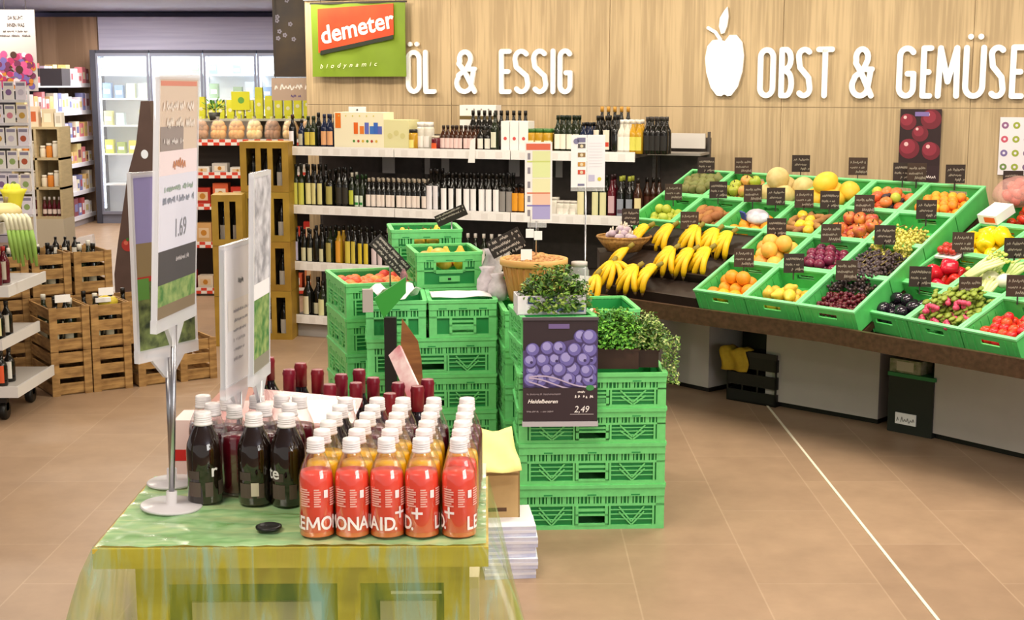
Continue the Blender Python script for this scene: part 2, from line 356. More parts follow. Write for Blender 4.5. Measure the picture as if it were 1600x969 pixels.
# ------------------------------------------------------------------ green banner with the red panel
p0 = aty(486, 7, 10.88); p1 = aty(633, 4, 10.58); p2 = aty(488, 120, 10.88)
w = (p1-p0).xy.length; h = p0.z-p2.z
BM = Matrix.Translation((p0.x, p0.y, p2.z)) @ Matrix.Rotation(atan2(p1.y-p0.y, p1.x-p0.x), 4, 'Z')
t = thing('hanging_banner', 'green fabric banner with slanted orange-red panel and white script', 'banner', M=BM)
mb = MB(); n = 14; GB = mat('banner_green', '#748f1c', .6, noise=.15, nscale=4)
vs = []; fs = []
for i in range(n+1):
    for j in range(7):
        x = w*i/n; z = h*j/6; vs.append((x, .006*sin(x*18+z*9), z)); vs.append((x, .006*sin(x*18+z*9)+.003, z))
for i in range(n):
    for j in range(6):
        a = (i*7+j)*2; b = ((i+1)*7+j)*2; fs += [(a, b, b+2, a+2), (a+1, a+3, b+3, b+1)]
mb.add(vs, fs, GB, True); mb.build('banner_cloth', t)
mb = MB(); mb.prism([(w*.08, h*.33), (w*.885, h*.565), (w*.885, h*.985), (w*.08, h*.935)], .012, .014, mat('banner_red', '#d8481c', .55, color2='#b53312', nscale=3), UPR); mb.build('red_panel', t)
mb = MB(); mb.prism([(w*.10, h*.30), (w*.10, h*.36), (w*.88, h*.565), (w*.88, h*.51)], .012, .0145, C('#20261a'), UPR); mb.build('underline', t)
mb = MB(); text_on(mb, 'demeter', w*.12, h*.45, h*.24, C('#f6efe6'), -.0165, sx=.98, bold=.03, rot=R(11), shear=.05); mb.build('script_lettering', t)
mb = MB(); text_on(mb, 'biodynamic', w*.09, h*.115, h*.062, C('#e8e8c8'), -.014, sx=1.15, shear=.3, space=1.95, rot=R(2)); mb.build('small_lettering', t)
mb = MB(); mb.bar((-.01, .004, h+.006), (w+.01, .004, h+.006), .014, .014, DARK); mb.bar((w*.1, .004, h), (w*.1, .004, CEIL-p2.z), .003, .003, DARK); mb.bar((w*.9, .004, h), (w*.9, .004, CEIL-p2.z), .003, .003, DARK); mb.build('hanger_rod', t)
# dark hanging panel and beige shop sign left of the banner
p0 = aty(425, 0, 11.6); p1 = aty(480, 120, 11.6); p0.z = CEIL
t = thing('hanging_artwork', 'dark brown hanging panel with faint pale flower drawing beside the banner', 'panel', (p0.x, 11.6, p1.z))
w, h = p1.x-p0.x, p0.z-p1.z
mb = MB(); mb.box(0, 0, 0, w, .02, h, mat('dark_panel', '#2c2421', .5, color2='#4a3a22', nscale=3)); mb.build('panel_board', t)
mb = MB()
for k in range(9):
    x, z = random.uniform(.1, .9)*w, h*random.uniform(.3, .75)
    for q in range(5): a = 2*pi*q/5; disc(mb, x+.012*cos(a), z+.012*sin(a), .008, -.001, C('#8d8896'), 6)
mb.build('flower_drawing', t)
p0 = aty(425, 157, 11.5); p1 = aty(488, 122, 11.5)
t = thing('shelf_sign', 'beige header sign with pale script under the dark hanging panel', 'sign', (p0.x, 11.5, p0.z)); w, h = p1.x-p0.x, p1.z-p0.z
mb = MB(); mb.box(0, 0, 0, w, .015, h, C('#a8917e')); mb.build('sign_board', t)
mb = MB(); scrawl(mb, w*.08, w*.9, h*.45, h*.32, C('#efe6dc'), -.001, 3); scrawl(mb, w*.4, w*.7, h*.12, h*.15, C('#57437a'), -.001, 4); mb.build('sign_lettering', t)
mb = MB(); mb.bar((.03, .02, h), (.03, .11, CEIL-p0.z), .004, .004, DARK); mb.bar((w-.03, .02, h), (w-.03, .11, CEIL-p0.z), .004, .004, DARK); mb.build('suspension_wire', t)

# ------------------------------------------------------------------ flat prints
def spots(mb, x0, x1, z0, z1, n, r, cols, y, seed=0, M=None):
    rn = random.Random(seed)
    for k in range(n): disc(mb, rn.uniform(x0, x1), rn.uniform(z0, z1), r*rn.uniform(.7, 1.2), y-k*2e-5, C(rn.choice(cols)), 12, M=M)
# cherry poster on the wall
x0, x1 = wall_x(1408, .02), wall_x(1473, .02); zt, zb = aty(1440, 170, 9.35).z, aty(1440, 282, 9.35).z; w, h = x1-x0, zt-zb
t = thing('cherry_poster', 'tall dark poster of glossy cherries on the wooden wall', 'poster', M=WM @ Matrix.Translation((x0, -.02, zb)))
mb = MB(); mb.box(0, 0, 0, w, .008, h, C('#2a1418')); mb.build('poster_sheet', t)
mb = MB()
for (a, b, r) in [(.2, .82, .24), (.75, .86, .25), (.25, .45, .30), (.78, .42, .28), (.5, .66, .2)]:
    disc(mb, a*w, b*h, min(r*w, a*w, (1-a)*w), -.001-r*.001, C('#6d1c2c'), 20, 1); disc(mb, a*w-.01, b*h+.015, r*w*.62, -.0015-r*.001, C('#8c2a3c'), 18); disc(mb, a*w-.02, b*h+.03, r*w*.18, -.0022-r*.001, C('#e3b9bb'), 10)
rect(mb, 0, 0, w, h*.22, -.003, C('#301a20')); scrawl(mb, w*.08, w*.7, h*.13, h*.045, C('#e8dcd8'), -.0035, 5); scrawl(mb, w*.6, w*.92, h*.04, h*.05, C('#e8dcd8'), -.0035, 6)
rect(mb, w*.36, h*.90, w*.7, h*.96, -.0035, C('#7d6aa8')); mb.build('poster_print', t)
# season calendar poster at the right edge
x0, x1 = wall_x(1565, .02), wall_x(1625, .02); zt, zb = aty(1590, 183, 9.1).z, aty(1590, 273, 9.1).z; w, h = x1-x0, zt-zb
t = thing('fruit_chart_poster', 'white poster with small coloured fruit pictures at the right end of the wall', 'poster', M=WM @ Matrix.Translation((x0, -.02, zb)))
mb = MB(); mb.box(0, 0, 0, w, .008, h, C('#e9e4ec')); mb.build('poster_sheet', t)
mb = MB()
for i, c in enumerate(['#8f5f8a', '#c8566b', '#7a6aa0', '#6e8a4a']):
    for j in range(3): disc(mb, w*(.14+.3*j), h*(.86-.24*i), .022, -.001, C([c, '#9aa83c', '#7c5f86'][j]), 12); disc(mb, w*(.14+.3*j), h*(.86-.24*i), .009, -.0014, C('#e6dff0'), 8)
mb.build('poster_print', t)

# ------------------------------------------------------------------ long oil and vinegar gondola
GM = Matrix.Translation((-1.628, 10.126, 0)) @ Matrix.Rotation(-.375, 4, 'Z'); BAY = .869
GMI = GM.inverted()
def gon_x(px, off=0):
    r = ray(px, 300); ro = GMI @ Vector((0, 0, CAM_Z)); rd = GMI.to_3x3() @ r; k = (off-ro.y)/rd.y; return ro.x+rd.x*k
SH = [1.371, .953, .546, .156]; LIP = mat('white_price_rail', '#f4f2f0', .4, noise=.05, nscale=60); GB2 = mat('gondola_back', '#544b45', .6, noise=.2, nscale=20)
for b in range(3):
    t = thing('shelf_gondola', 'white and grey steel shelf bay of oil and vinegar, %s' % ['beside the olive wooden crates', 'middle of the run', 'nearest the fruit display'][b], 'shelf', M=GM @ Matrix.Translation((b*BAY, 0, 0)), group='bays of the oil and vinegar shelf')
    mb = MB(); mb.box(.0, .50, 0, BAY, .54, 1.46, GB2); mb.build('back_panel', t)
    mb = MB(); mb.box(0, .05, 0, BAY, .5, .09, C('#a5a09c')); mb.build('plinth', t)
    for k, z in enumerate(SH):
        mb = MB(); mb.box(.003, .012, z-.03, BAY-.003, .499, z-.004, C('#57504b')); s = mb.build('shelf_board', t)
        mb = MB(); mb.box(.003, 0, z-.055, BAY-.003, .011, z+.008, LIP)
        for j in range(7):
            x = .04+j*.118+random.uniform(0, .03); rect(mb, x, z-.046, x+.05, z-.006, -.0006, C('#e6e3e0'))
        mb.build('price_rail', s)
    for sx in (0.001, BAY-.024):
        mb = MB(); mb.box(sx, .50, 0, sx+.022, .56, 1.5, C('#77716d')); mb.build('upright', t)
t = thing('end_rack', 'grey wire end rack with dark back joined to the oil shelf', 'rack', M=GM @ Matrix.Translation((3*BAY+.01, .25, 0)))
mb = MB(); mb.box(0, .27, 0, .36, .30, 1.46, GB2); mb.build('back_panel', t)
for x in (0.0, .345):
    mb = MB(); mb.box(x, .25, 0, x+.018, .268, 1.50, C('#4d4743')); mb.build('upright', t)
for z in (1.371, .953, .546):
    mb = MB(); mb.box(0, 0, z-.02, .36, .25, z-.004, C('#8c8680')); mb.build('shelf_board', t)
mb = MB(); mb.box(.02, .2, 1.39, .34, .22, 1.49, C('#c9c4c0')); mb.build('header_card', t)

# bottles -----------------------------------------------------------
GL = {'dark': mat('dark_bottle_glass', '#15130f', .12, spec=.6), 'green': mat('dark_green_bottle_glass', '#1d2513', .12, spec=.6), 'brown': mat('brown_bottle_glass', '#3a1d0c', .12, spec=.6),
      'clear': mat('pale_bottle_glass', '#cfcabd', .12), 'gold': mat('golden_oil_glass', '#b98d22', .12), 'red': mat('red_bottle_glass', '#5a1420', .12), 'blue': mat('navy_bottle_glass', '#18203a', .12)}
def bottle_shape(h, r, kind):
    if kind == 'square': return [(r*.95, 0), (r, h*.02), (r, h*.60), (r*.75, h*.68), (r*.33, h*.74), (r*.30, h*.93)]
    if kind == 'jar': return [(r*.93, 0), (r, h*.04), (r, h*.75), (r*.85, h*.84)]
    return [(r*.93, 0), (r, h*.03), (r, h*.56), (r*.86, h*.64), (r*.50, h*.74), (r*.36, h*.80), (r*.34, h*.93)]
BP = {}
def bottle(name, glass, label, cap, h, r, kind='round', lab=(.10, .50), lab2=None):
    key = (name, glass, label, cap, h, r, kind, lab, lab2)
    if key not in BP:
        mb = MB(); mb.lathe(bottle_shape(h, r, kind), GL[glass], 14); o = mb.build(name); o['category'] = 'jar' if kind == 'jar' else 'bottle'
        mb = MB(); cr = r*.9 if kind == 'jar' else r*.40; z0 = .84 if kind == 'jar' else .88
        mb.lathe([(cr, h*z0), (cr, h*.995), (cr*.9, h)], C(cap, .35), 12); mb.build('cap', o)
        if label:
            mb = MB(); lm = C(label, .6); mb.arc_wall(r+.0008, h*lab[0], h*lab[1], .72, lm)
            if lab2: mb.arc_wall(r+.0012, h*(lab[0]+.15*(lab[1]-lab[0])), h*(lab[0]+.38*(lab[1]-lab[0])), .6, C(lab2, .6))
            mb.build('paper_label', o)
        BP[key] = Proto(o)
    return BP[key]
def row(px0, px1, n, shelf, args, desc, off=.05, depth=1, where='', step=None, jit=.003, kw={}, rs=None):
    x0, x1 = gon_x(px0, off), gon_x(px1, off); pr = bottle(*args, **kw); z = (SH[shelf] if isinstance(shelf, int) else shelf)-.004
    g = desc+', '+where
    for d in range(depth):
        for i in range(n):
            x = x0+(x1-x0)*(i+.5)/n+random.uniform(-jit, jit); y = off+d*(args[5]*2+.012)
            lb = '%s, %s%s%s' % (desc, where, ', '+nth(i, n) if n > 1 else '', ', rear' if d else '')
            pr.put(M=GM @ Matrix.Translation((x, y, z)) @ Matrix.Rotation(random.uniform(-.3, .3), 4, 'Z'), label=lb, group=g)
B = 'oil_bottle'; V = 'vinegar_bottle'
W0 = 'top shelf'; W1 = 'second shelf'; W2 = 'third shelf'; W3 = 'bottom shelf'
# top shelf
row(454, 466, 1, 0, (V, 'dark', '#e8e6f2', '#3c1a1a', .235, .028), 'dark bottle with white label', .06, where=W0+' at its left end')
row(467, 481, 1, 0, (V, 'blue', '#b9b39c', '#1a1a1a', .20, .027), 'navy bottle with mottled label', .06, where=W0+' near the left end')
row(481, 496, 2, 0, (B, 'green', '#c9b648', '#1c2a16', .225, .03), 'green bottle with mustard label', .06, 2, W0)
row(496, 504, 1, 0, (B, 'dark', None, '#151515', .25, .03), 'tall unlabelled black bottle', .10, where=W0+' among the left group')
row(504, 523, 2, 0, (V, 'blue', '#d9a070', '#1b2340', .24, .03), 'navy bottle with orange-white label', .06, 2, W0)
row(640, 655, 1, 0, ('dressing_jar', 'gold', '#f0e080', '#26211c', .14, .033, 'jar'), 'yellow jar with dark lid', .06, where=W0)
row(656, 676, 2, 0, ('storage_jar', 'clear', '#f3ede6', '#e9e4de', .19, .04, 'jar'), 'large pale jar', .10, 1, W0)
row(675, 690, 1, 0, ('spread_jar', 'red', '#dd5a26', '#cbbba8', .10, .032, 'jar'), 'small orange-red jar', .04, where=W0)
row(691, 746, 8, 0, (V, 'brown', '#e8c9c4', '#2b1d16', .17, .027), 'small brown bottle with pinkish label', .06, 2, W0)
row(747, 768, 2, 0, (V, 'dark', '#e6e2d6', '#141414', .17, .028), 'black bottle with cream label', .06, 1, W0+' by the white box row')
row(768, 780, 1, 0, (B, 'green', '#d9d9c4', '#151d12', .26, .029), 'tall green bottle with narrow label', .05, where=W0+' by the white box row')
row(735, 825, 10, 0, (V, 'dark', '#3a332c', '#1d1814', .27, .03), 'tall dark bottle', .27, 1, 'at the back of the top shelf')
row(826, 862, 3, 0, ('pesto_jar', 'gold', '#f0ecc0', '#3c6b2b', .155, .036, 'jar'), 'yellow-green jar with green lid', .06, 2, W0)
row(866, 905, 4, 0, (B, 'green', '#efe9d8', '#142012', .245, .029), 'green-capped bottle with cream label', .06, 2, W0)
row(905, 928, 2, 0, (B, 'blue', '#dfe3ea', '#101010', .20, .03), 'dark blue bottle with pale label', .06, 2, W0)
row(928, 953, 2, 0, (B, 'dark', '#e9dccb', '#17130f', .245, .031, 'round', (.1, .62), '#c43b22'), 'dark bottle with red-marked label', .06, 2, W0)
row(953, 966, 1, 0, (B, 'dark', None, '#151313', .25, .031), 'plain black bottle', .06, 2, W0)
row(935, 985, 5, 0, (B, 'dark', None, '#c8913a', .30, .03), 'tall bottle with golden cap', .32, 1, 'at the back of the top shelf')
row(966, 984, 2, 0, (V, 'clear', '#f1eae0', '#ece6df', .22, .032), 'white-capped pale bottle', .06, 2, W0)
row(984, 1003, 2, 0, (B, 'gold', '#d8cf58', '#e8e0d4', .22, .030), 'golden oil bottle with yellow label', .06, 2, W0)
row(1006, 1040, 4, 0, (V, 'dark', '#1e1a17', '#3a3532', .24, .030), 'black bottle with shiny cap', .06, 2, W0+' at the right end')
# second shelf
row(459, 476, 2, 1, (B, 'green', '#c7c552', '#10120c', .30, .030, 'square', (.04, .56)), 'tall bottle with yellow-green label', .06, 2, W1+', left end')
row(478, 507, 3, 1, (B, 'dark', '#d5cd8c', '#14120d', .30, .028, 'round', (.06, .56)), 'tall dark bottle with narrow straw label', .06, 2, W1)
row(509, 524, 1, 1, (B, 'dark', '#a49a52', '#131310', .27, .034, 'square', (.08, .55)), 'stout dark bottle with khaki label', .06, 2, W1)
row(525, 546, 2, 1, (V, 'dark', '#2c271d', '#101010', .285, .030), 'black bottle with black label', .06, 2, W1)
row(547, 555, 1, 1, (B, 'green', '#b6bf40', '#c8c2b2', .25, .026), 'slim green bottle with lime label', .06, 2, W1)
row(556, 570, 2, 1, (B, 'green', '#d9e4cf', '#1b3a18', .235, .024, 'round', (.05, .38), '#2f8c3a'), 'slim bottle with green and white label', .06, 2, W1)
row(573, 668, 12, 1, (V, 'dark', '#e7d9cf', '#b8ab97', .215, .026, 'round', (.08, .46)), 'small dark bottle with white label and silver neck', .06, 2, W1, kw={})
row(669, 689, 2, 1, (V, 'dark', '#eae5e8', '#1a1513', .29, .034, 'square', (.04, .60)), 'broad black bottle with tall white label', .06, 2, W1)
row(690, 782, 8, 1, (B, 'dark', '#f0eeee', '#16120f', .265, .030, 'round', (.04, .60)), 'black bottle with tall white label', .06, 2, W1)
row(783, 801, 2, 1, (B, 'dark', '#8b8682', '#181818', .27, .031, 'square', (.05, .55)), 'black bottle with grey label', .06, 2, W1)
row(802, 822, 2, 1, (V, 'brown', '#e39a22', '#151515', .20, .032, 'square', (.1, .7)), 'squat bottle with orange label', .06, 2, W1)
row(863, 873, 1, 1, ('glass_jar', 'clear', '#d9d2c6', '#bdb7ae', .12, .035, 'jar'), 'small pale jar', .06, where=W1+' behind the picture stand')
row(873, 902, 3, 1, ('glass_jar', 'clear', '#e9e2d6', '#c9c3ba', .10, .035, 'jar'), 'low pale jar', .05, 1, W1+' left of cream labels')
row(903, 915, 1, 1, (B, 'green', '#e5dcae', '#1a1a12', .27, .033, 'round', (.04, .6)), 'green bottle with cream label', .06, where=W1+' left of the sign pole')
row(925, 948, 2, 1, (B, 'green', '#dcd8a6', '#16180f', .27, .031, 'round', (.04, .6)), 'green bottle with cream label', .06, 2, W1+' right of the sign pole')
row(950, 962, 1, 1, (V, 'red', '#c9a6ac', '#2a1014', .28, .030), 'wine-red bottle with rosy label', .06, 2, W1)
row(963, 990, 2, 1, (V, 'dark', '#8e93a0', '#a7ab40', .27, .031, 'round', (.04, .45), '#5c4a58'), 'dark bottle with grey label and yellow neck band', .06, 2, W1)
row(990, 1003, 1, 1, (B, 'brown', '#e9d9a4', '#1c1712', .26, .031), 'brown bottle with pale yellow label', .06, 1, W1+', right end')
row(1006, 1035, 3, 1, (V, 'brown', '#5a2c1c', '#1c1712', .25, .030), 'brown bottle with rust label', .30, 1, 'in the end rack')
# third shelf
row(459, 467, 1, 2, (B, 'dark', '#b9b6d6', '#161616', .25, .026, 'round', (.06, .6)), 'slim bottle with lilac label', .06, 2, W2)
row(469, 488, 2, 2, (B, 'dark', '#cfcba8', '#14140f', .24, .026, 'round', (.05, .45)), 'slim bottle with pale label', .06, 2, W2)
row(489, 497, 1, 2, (B, 'dark', None, '#111111', .27, .030), 'plain black bottle', .06, 2, W2)
row(498, 506, 1, 2, (B, 'dark', '#d4d0aa', '#111111', .26, .026, 'round', (.05, .40)), 'black bottle with small cream label', .06, 2, W2)
row(507, 522, 1, 2, (B, 'green', '#a99c58', '#15150f', .27, .034, 'square', (.05, .56)), 'stout bottle with khaki label', .06, 2, W2)
row(523, 534, 1, 2, (B, 'gold', '#dc9a32', '#15150f', .27, .028, 'round', (.05, .62)), 'bottle with orange label', .06, 2, W2)
row(538, 558, 2, 2, (B, 'dark', '#cdbb4a', '#15150f', .28, .029, 'round', (.04, .60)), 'dark bottle with mustard label', .06, 2, W2)
row(559, 578, 2, 2, (B, 'dark', '#d8bf36', '#15150f', .27, .028, 'round', (.04, .58)), 'dark bottle with bright yellow label', .06, 2, W2)
row(580, 600, 2, 2, (V, 'dark', '#d8c6c9', '#15150f', .25, .030, 'round', (.04, .50)), 'dark bottle with pale pink label', .06, 2, W2)
row(601, 690, 8, 2, (V, 'dark', '#8a8379', '#c9c2b8', .27, .030, 'round', (.06, .5)), 'dark bottle with grey label', .06, 1, W2+' behind the chalk slates')
row(700, 800, 8, 2, (V, 'green', '#d5cfc4', '#d8d2ca', .26, .030, 'round', (.06, .6)), 'green bottle with white label', .06, 1, W2+' behind the white bags')
# bottom shelf
row(470, 486, 1, 3, (V, 'dark', '#ddd6b6', '#17140f', .29, .040, 'round', (.05, .5)), 'big dark bottle with cream label', .06, where=W3+', leftmost')
row(487, 500, 1, 3, (V, 'dark', '#e4ddb8', '#17140f', .28, .038, 'round', (.05, .34)), 'big dark bottle with low cream label', .10, where=W3)
row(494, 508, 1, 3, (V, 'green', '#d9d7a2', '#17140f', .26, .036, 'round', (.05, .5)), 'big green bottle with pale label', .05, where=W3+' beside the green crates')
row(520, 600, 6, 3, (V, 'dark', None, '#17140f', .28, .034), 'black bottle', .10, 1, W3+' in shadow')
# the cream display boxes
def gbox(px0, px1, z, d, h, name, label, cat, cols, off=.04, seed=1):
    x0, x1 = gon_x(px0, off), gon_x(px1, off); w = x1-x0; rn = random.Random(seed)
    t = thing(name, label, cat, M=GM @ Matrix.Translation((x0, off, z)))
    mb = MB(); mb.box(0, 0, 0, w, d, h, C(cols[0])); mb.build('box_body', t)
    return t, w, h
t, w, h = gbox(524, 601, SH[0], .16, .25, 'display_box', 'tall cream counter display box with blue and orange blocks on the top shelf', 'box', ['#efe7c8'])
mb = MB()
for i, (a, c) in enumerate([(.02, '#e2781f'), (.40, '#e0671c'), (.52, '#e07c2a'), (.62, '#5e6cc0'), (.72, '#3f74c4'), (.80, '#3a67c0'), (.88, '#5a66b8')]):
    if i == 0: rect(mb, .01, h*.56, w*.14, h*.98, -.001, C(c))
    else: rect(mb, w*a, h*.40, w*(a+.085), h*(.72 if i % 2 else .62), -.001, C(c))
for a in range(6): disc(mb, w*(.1+.14*a), h*.90, .006, -.001, C('#d8cf70'), 8); disc(mb, w*(.4+.09*a), h*.20, .010, -.001, C(['#4f8a3a', '#b03a2a', '#d8b23a'][a % 3]), 8)
mb.build('printed_blocks', t)
t, w, h = gbox(601, 640, SH[0], .16, .20, 'display_box', 'plain pale cream box right of the blue and orange display box', 'box', ['#ddd8a4'])
mb = MB()
for a in range(3): disc(mb, w*(.25+.25*a), h*(.45+.1*(a % 2)), .02, -.001, C('#cfc98c'), 10)
mb.build('printed_blocks', t)
x = gon_x(520, .04); t = thing('price_card', 'small white card standing on top of the left bottles of the oil shelf', 'card', M=GM @ Matrix.Translation((x, .30, SH[0])))
mb = MB(); mb.box(0, 0, .21, .14, .004, .285, WHITE); mb.bar((.07, .006, 0), (.07, .006, .23), .006, .006, GREY); mb.build('card_sheet', t); mb = MB(); disc(mb, .07, .262, .008, -.001, C('#4c4a52'), 8); mb.build('printed_dot', t)
for i, (a, b, nm) in enumerate([(783, 796, 'left'), (797, 810, 'middle'), (811, 825, 'right')]):
    t, w, h = gbox(a, b, SH[0], .12, .20, 'white_carton', 'white carton with red dot in a row of three, the %s one' % nm, 'carton', ['#f3efee'], off=.03)
    mb = MB(); disc(mb, w*.5, h*.42, .012, -.001, C('#d2504c'), 10); mb.build('red_dot', t)
t = thing('rail_card', 'white folded card hanging over the upper price rail', 'card', M=GM @ Matrix.Translation((gon_x(733), -.015, 0)))
mb = MB(); mb.prism([(0, 1.29), (.05, 1.29), (.055, 1.46), (.02, 1.44)], 0, .003, WHITE, UPR); mb.build('card_sheet', t)
t = thing('shelf_topper', 'long white display carton with small print behind the dark bottles on top', 'carton', M=GM @ Matrix.Translation((gon_x(719, .36), .36, SH[0])))
mb = MB(); w = gon_x(775, .36)-gon_x(719, .36); mb.box(0, 0, 0, w, .1, .30, C('#eeeae4')); mb.build('box_body', t)
mb = MB()
for a in range(4): disc(mb, w*(.2+.2*a), .27, .007, -.001, C('#9a9490'), 8)
rect(mb, 0, .20, w, .225, -.001, C('#6b5a30')); mb.build('printed_strip', t)
for i, (px, z, wd) in enumerate([(598, .24, .10), (664, .22, .04), (690, .24, .06), (795, .24, .08), (868, .24, .05)]):
    t = thing('shelf_strip', 'grey card strip hanging under the top shelf, %s' % nth(i), 'strip', M=GM @ Matrix.Translation((gon_x(px, .40), .40, 1.337-.16)), group='grey strips hanging under the top shelf')
    mb = MB(); mb.box(0, 0, 0, wd, .004, .16, C('#aaa39e')); mb.build('card_sheet', t)
# ------------------------------------------------------------------ glass-door refrigerator far behind
FR = mat('fridge_frame', '#868b9e', .35, .4); COLDW = mat('cold_white', '#f0f5f8', .5)
for k in range(4):
    x0, x1 = -5.42+k*.70, -5.42+(k+1)*.70-.01
    t = thing('display_refrigerator', 'tall lit glass-door refrigerator on the far wall, %s' % nth(k), 'refrigerator', (x0, 18.6, 0), group='row of glass-door refrigerators')
    w = x1-x0
    mb = MB(); mb.box(0, .38, 0, w, .40, 2.22, COLDW); mb.box(0, .02, 2.22, w, .40, 2.26, C('#3a3c4c')); mb.box(0, .02, 0, w, .40, .12, C('#6d7080')); mb.build('cabinet', t)
    mb = MB()
    for zz in (.5, .9, 1.27, 1.62, 1.93): mb.box(.02, .05, zz, w-.02, .37, zz+.02, COLDW)
    mb.build('shelf', t)
    d = None
    mb = MB(); mb.box(0, 0, .12, .03, .02, 2.22, FR); mb.box(w-.03, 0, .12, w, .02, 2.22, FR); mb.box(.03, 0, 2.18, w-.03, .02, 2.22, FR); mb.box(.03, 0, .12, w-.03, .02, .16, FR); d = mb.build('door', t)
    mb = MB(); mb.box(.03, .008, .16, w-.03, .012, 2.18, mat('fridge_glass', '#eaf4ff', .05, alpha=.10)); mb.build('glass_pane', d)
    mb = MB(); mb.box(w-.055, -.03, .9, w-.035, -.005, 1.4, C('#5d5f6b')); mb.build('handle', d)
    mb = MB(); mb.box(.035, .03, .2, .05, .045, 2.15, mat('fridge_tube', '#eef6ff', .5, emit=7)); mb.build('light_tube', t)
    area(x0+w/2, 18.72, 2.19, w*.8, .12, 22, (.86, .94, 1))
mb = MB(); mb.box(-.07, 0, 0, 0, .42, 2.26, C('#3b3d4a')); tag(mb.build('side_casing', loc=(-5.42, 18.59, 0)), 'dark grey side casing at the left end of the refrigerators', 'casing')
rn = random.Random(3)
for k in range(4):
    for j, zz in enumerate((.52, .92, 1.29, 1.64, 1.95)):
        for i in range(4):
            if rn.random() < .18 or zz < .6: continue
            c = rn.choice(['#d6d84e', '#f2ee9a', '#e9efe9', '#a9c46a', '#c9dfe6', '#e8e46a'] if zz < 1.5 else ['#eef2f4', '#c7d8e4', '#7fa3cf', '#dfe8d0', '#94b68e'])
            w, h = .11, rn.uniform(.12, .22); mb = MB(); mb.box(-w/2, 0, 0, w/2, .1, h, C(c)); rect(mb, -w*.35, h*.3, w*.35, h*.6, -.001, C('#ffffff'))
            tag(mb.build('dairy_pack', loc=(-5.42+k*.70+.11+i*.155, 18.68, zz)), 'small chilled pack in %s refrigerator, %s shelf, position %d' % (['first', 'second', 'third', 'fourth'][k], ['fifth', 'fourth', 'third', 'second', 'top'][j], i+1), 'package', 'chilled packs behind the glass doors')

# ------------------------------------------------------------------ side wall gondola far left
t = thing('side_wall_shelf', 'long white shelf full of small packages along the far left side', 'shelf', (-5.62, 16.3, 0))
mb = MB(); mb.box(-.45, 0, 0, -.42, 2.66, 2.0, C('#4c4448')); mb.build('back_panel', t)
ZS = [.12, .44, .80, 1.13, 1.47, 1.82]
for z in ZS:
    mb = MB(); mb.box(-.42, 0, z-.03, 0, 2.66, z, C('#d9d6e2')); mb.box(0, 0, z-.04, .012, 2.66, z+.015, C('#e6e4f0')); mb.build('shelf_board', t)
mb = MB(); mb.box(-.4, 0, 0, -.02, 2.66, .08, C('#b7b2bb')); mb.build('plinth', t)
rn = random.Random(11); PC = ['#efe9ee', '#e8dfe8', '#d8808c', '#eec9d0', '#8084b8', '#dfb97c', '#b8585c', '#f3e9d6', '#cdbfd8', '#efe9ee', '#d8c890', '#8c4f5a']
for j, z in enumerate(ZS):
    y = 16.42; i = 0
    while y < 18.85:
        w = rn.uniform(.10, .17); h = rn.uniform(.14, .26); c = rn.choice(PC)
        t = thing('product_pack', 'small %s package on far left shelf, tier %d from below, number %d from front' % ({'#efe9ee': 'white', '#e8dfe8': 'white'}.get(c, 'coloured'), j+1, i+1), 'package', (-5.625, y, z), group='packages on the far left shelf')
        mb = MB(); mb.box(-.1, 0, 0, 0, w, h, C(c)); mb.build('pack_body', t)
        mb = MB(); mb.add([(.001, w*.15, h*.3), (.001, w*.85, h*.3), (.001, w*.85, h*.7), (.001, w*.15, h*.7)], [(0, 1, 2, 3)], C(rn.choice(PC))); mb.build('pack_label', t)
        y += w+.025; i += 1
# grey wall box above
p = aty(54, 55, 15.5); mb = MB(); mb.box(0, 0, 0, .24, .3, .19, C('#4b4650')); mb.box(-.02, -.02, .10, 0, 0, .19, C('#4b4650')); tag(mb.build('wall_unit', loc=(p.x, 15.6, 1.80)), 'dark grey box unit above the far left shelf', 'unit')

# pale wooden cubby stand
PW = mat('pale_birch', '#c9b68c', .6, noise=.15, nstretch=(1, 1, 6))
t = thing('cubby_stand', 'pale wooden cubby stand with six compartments at the left', 'stand', (-4.25, 12.0, 0)); W = .42
mb = MB(); mb.box(0, 0, .30, W, .3, .68, C('#c7bca4')); mb.box(.01, .02, 0, W-.01, .28, .30, C('#b5aa90')); mb.build('base_cabinet', t)
mb = MB(); mb.box(0, .28, .68, W, .30, 1.46, C('#a89468')); mb.build('back_panel', t)
for z in (.68, .93, 1.18, 1.44):
    mb = MB(); mb.box(0, 0, z, W, .28, z+.02, PW); mb.build('cubby_shelf', t)
for x in (0, .2, .40):
    mb = MB(); mb.box(x, 0, .70, x+.02, .28, 1.44, PW); mb.build('divider', t)
mb = MB(); disc(mb, .30, .42, .035, -.002, C('#d2893a'), 16); mb.build('printed_orange', t)
mb = MB(); mb.lathe([(.018, 0), (.018, .09), (.008, .12), (.008, .14)], GL['red'], 10); sb = mb.build('syrup_bottle'); sb['category'] = 'bottle'
mb = MB(); mb.lathe([(.010, .14), (.010, .165)], WHITE, 10); mb.build('cap', sb); mb = MB(); mb.lathe([(.0185, .02), (.0185, .06)], C('#e9d8cf'), 10, cap=False); mb.build('paper_label', sb); sb = Proto(sb)
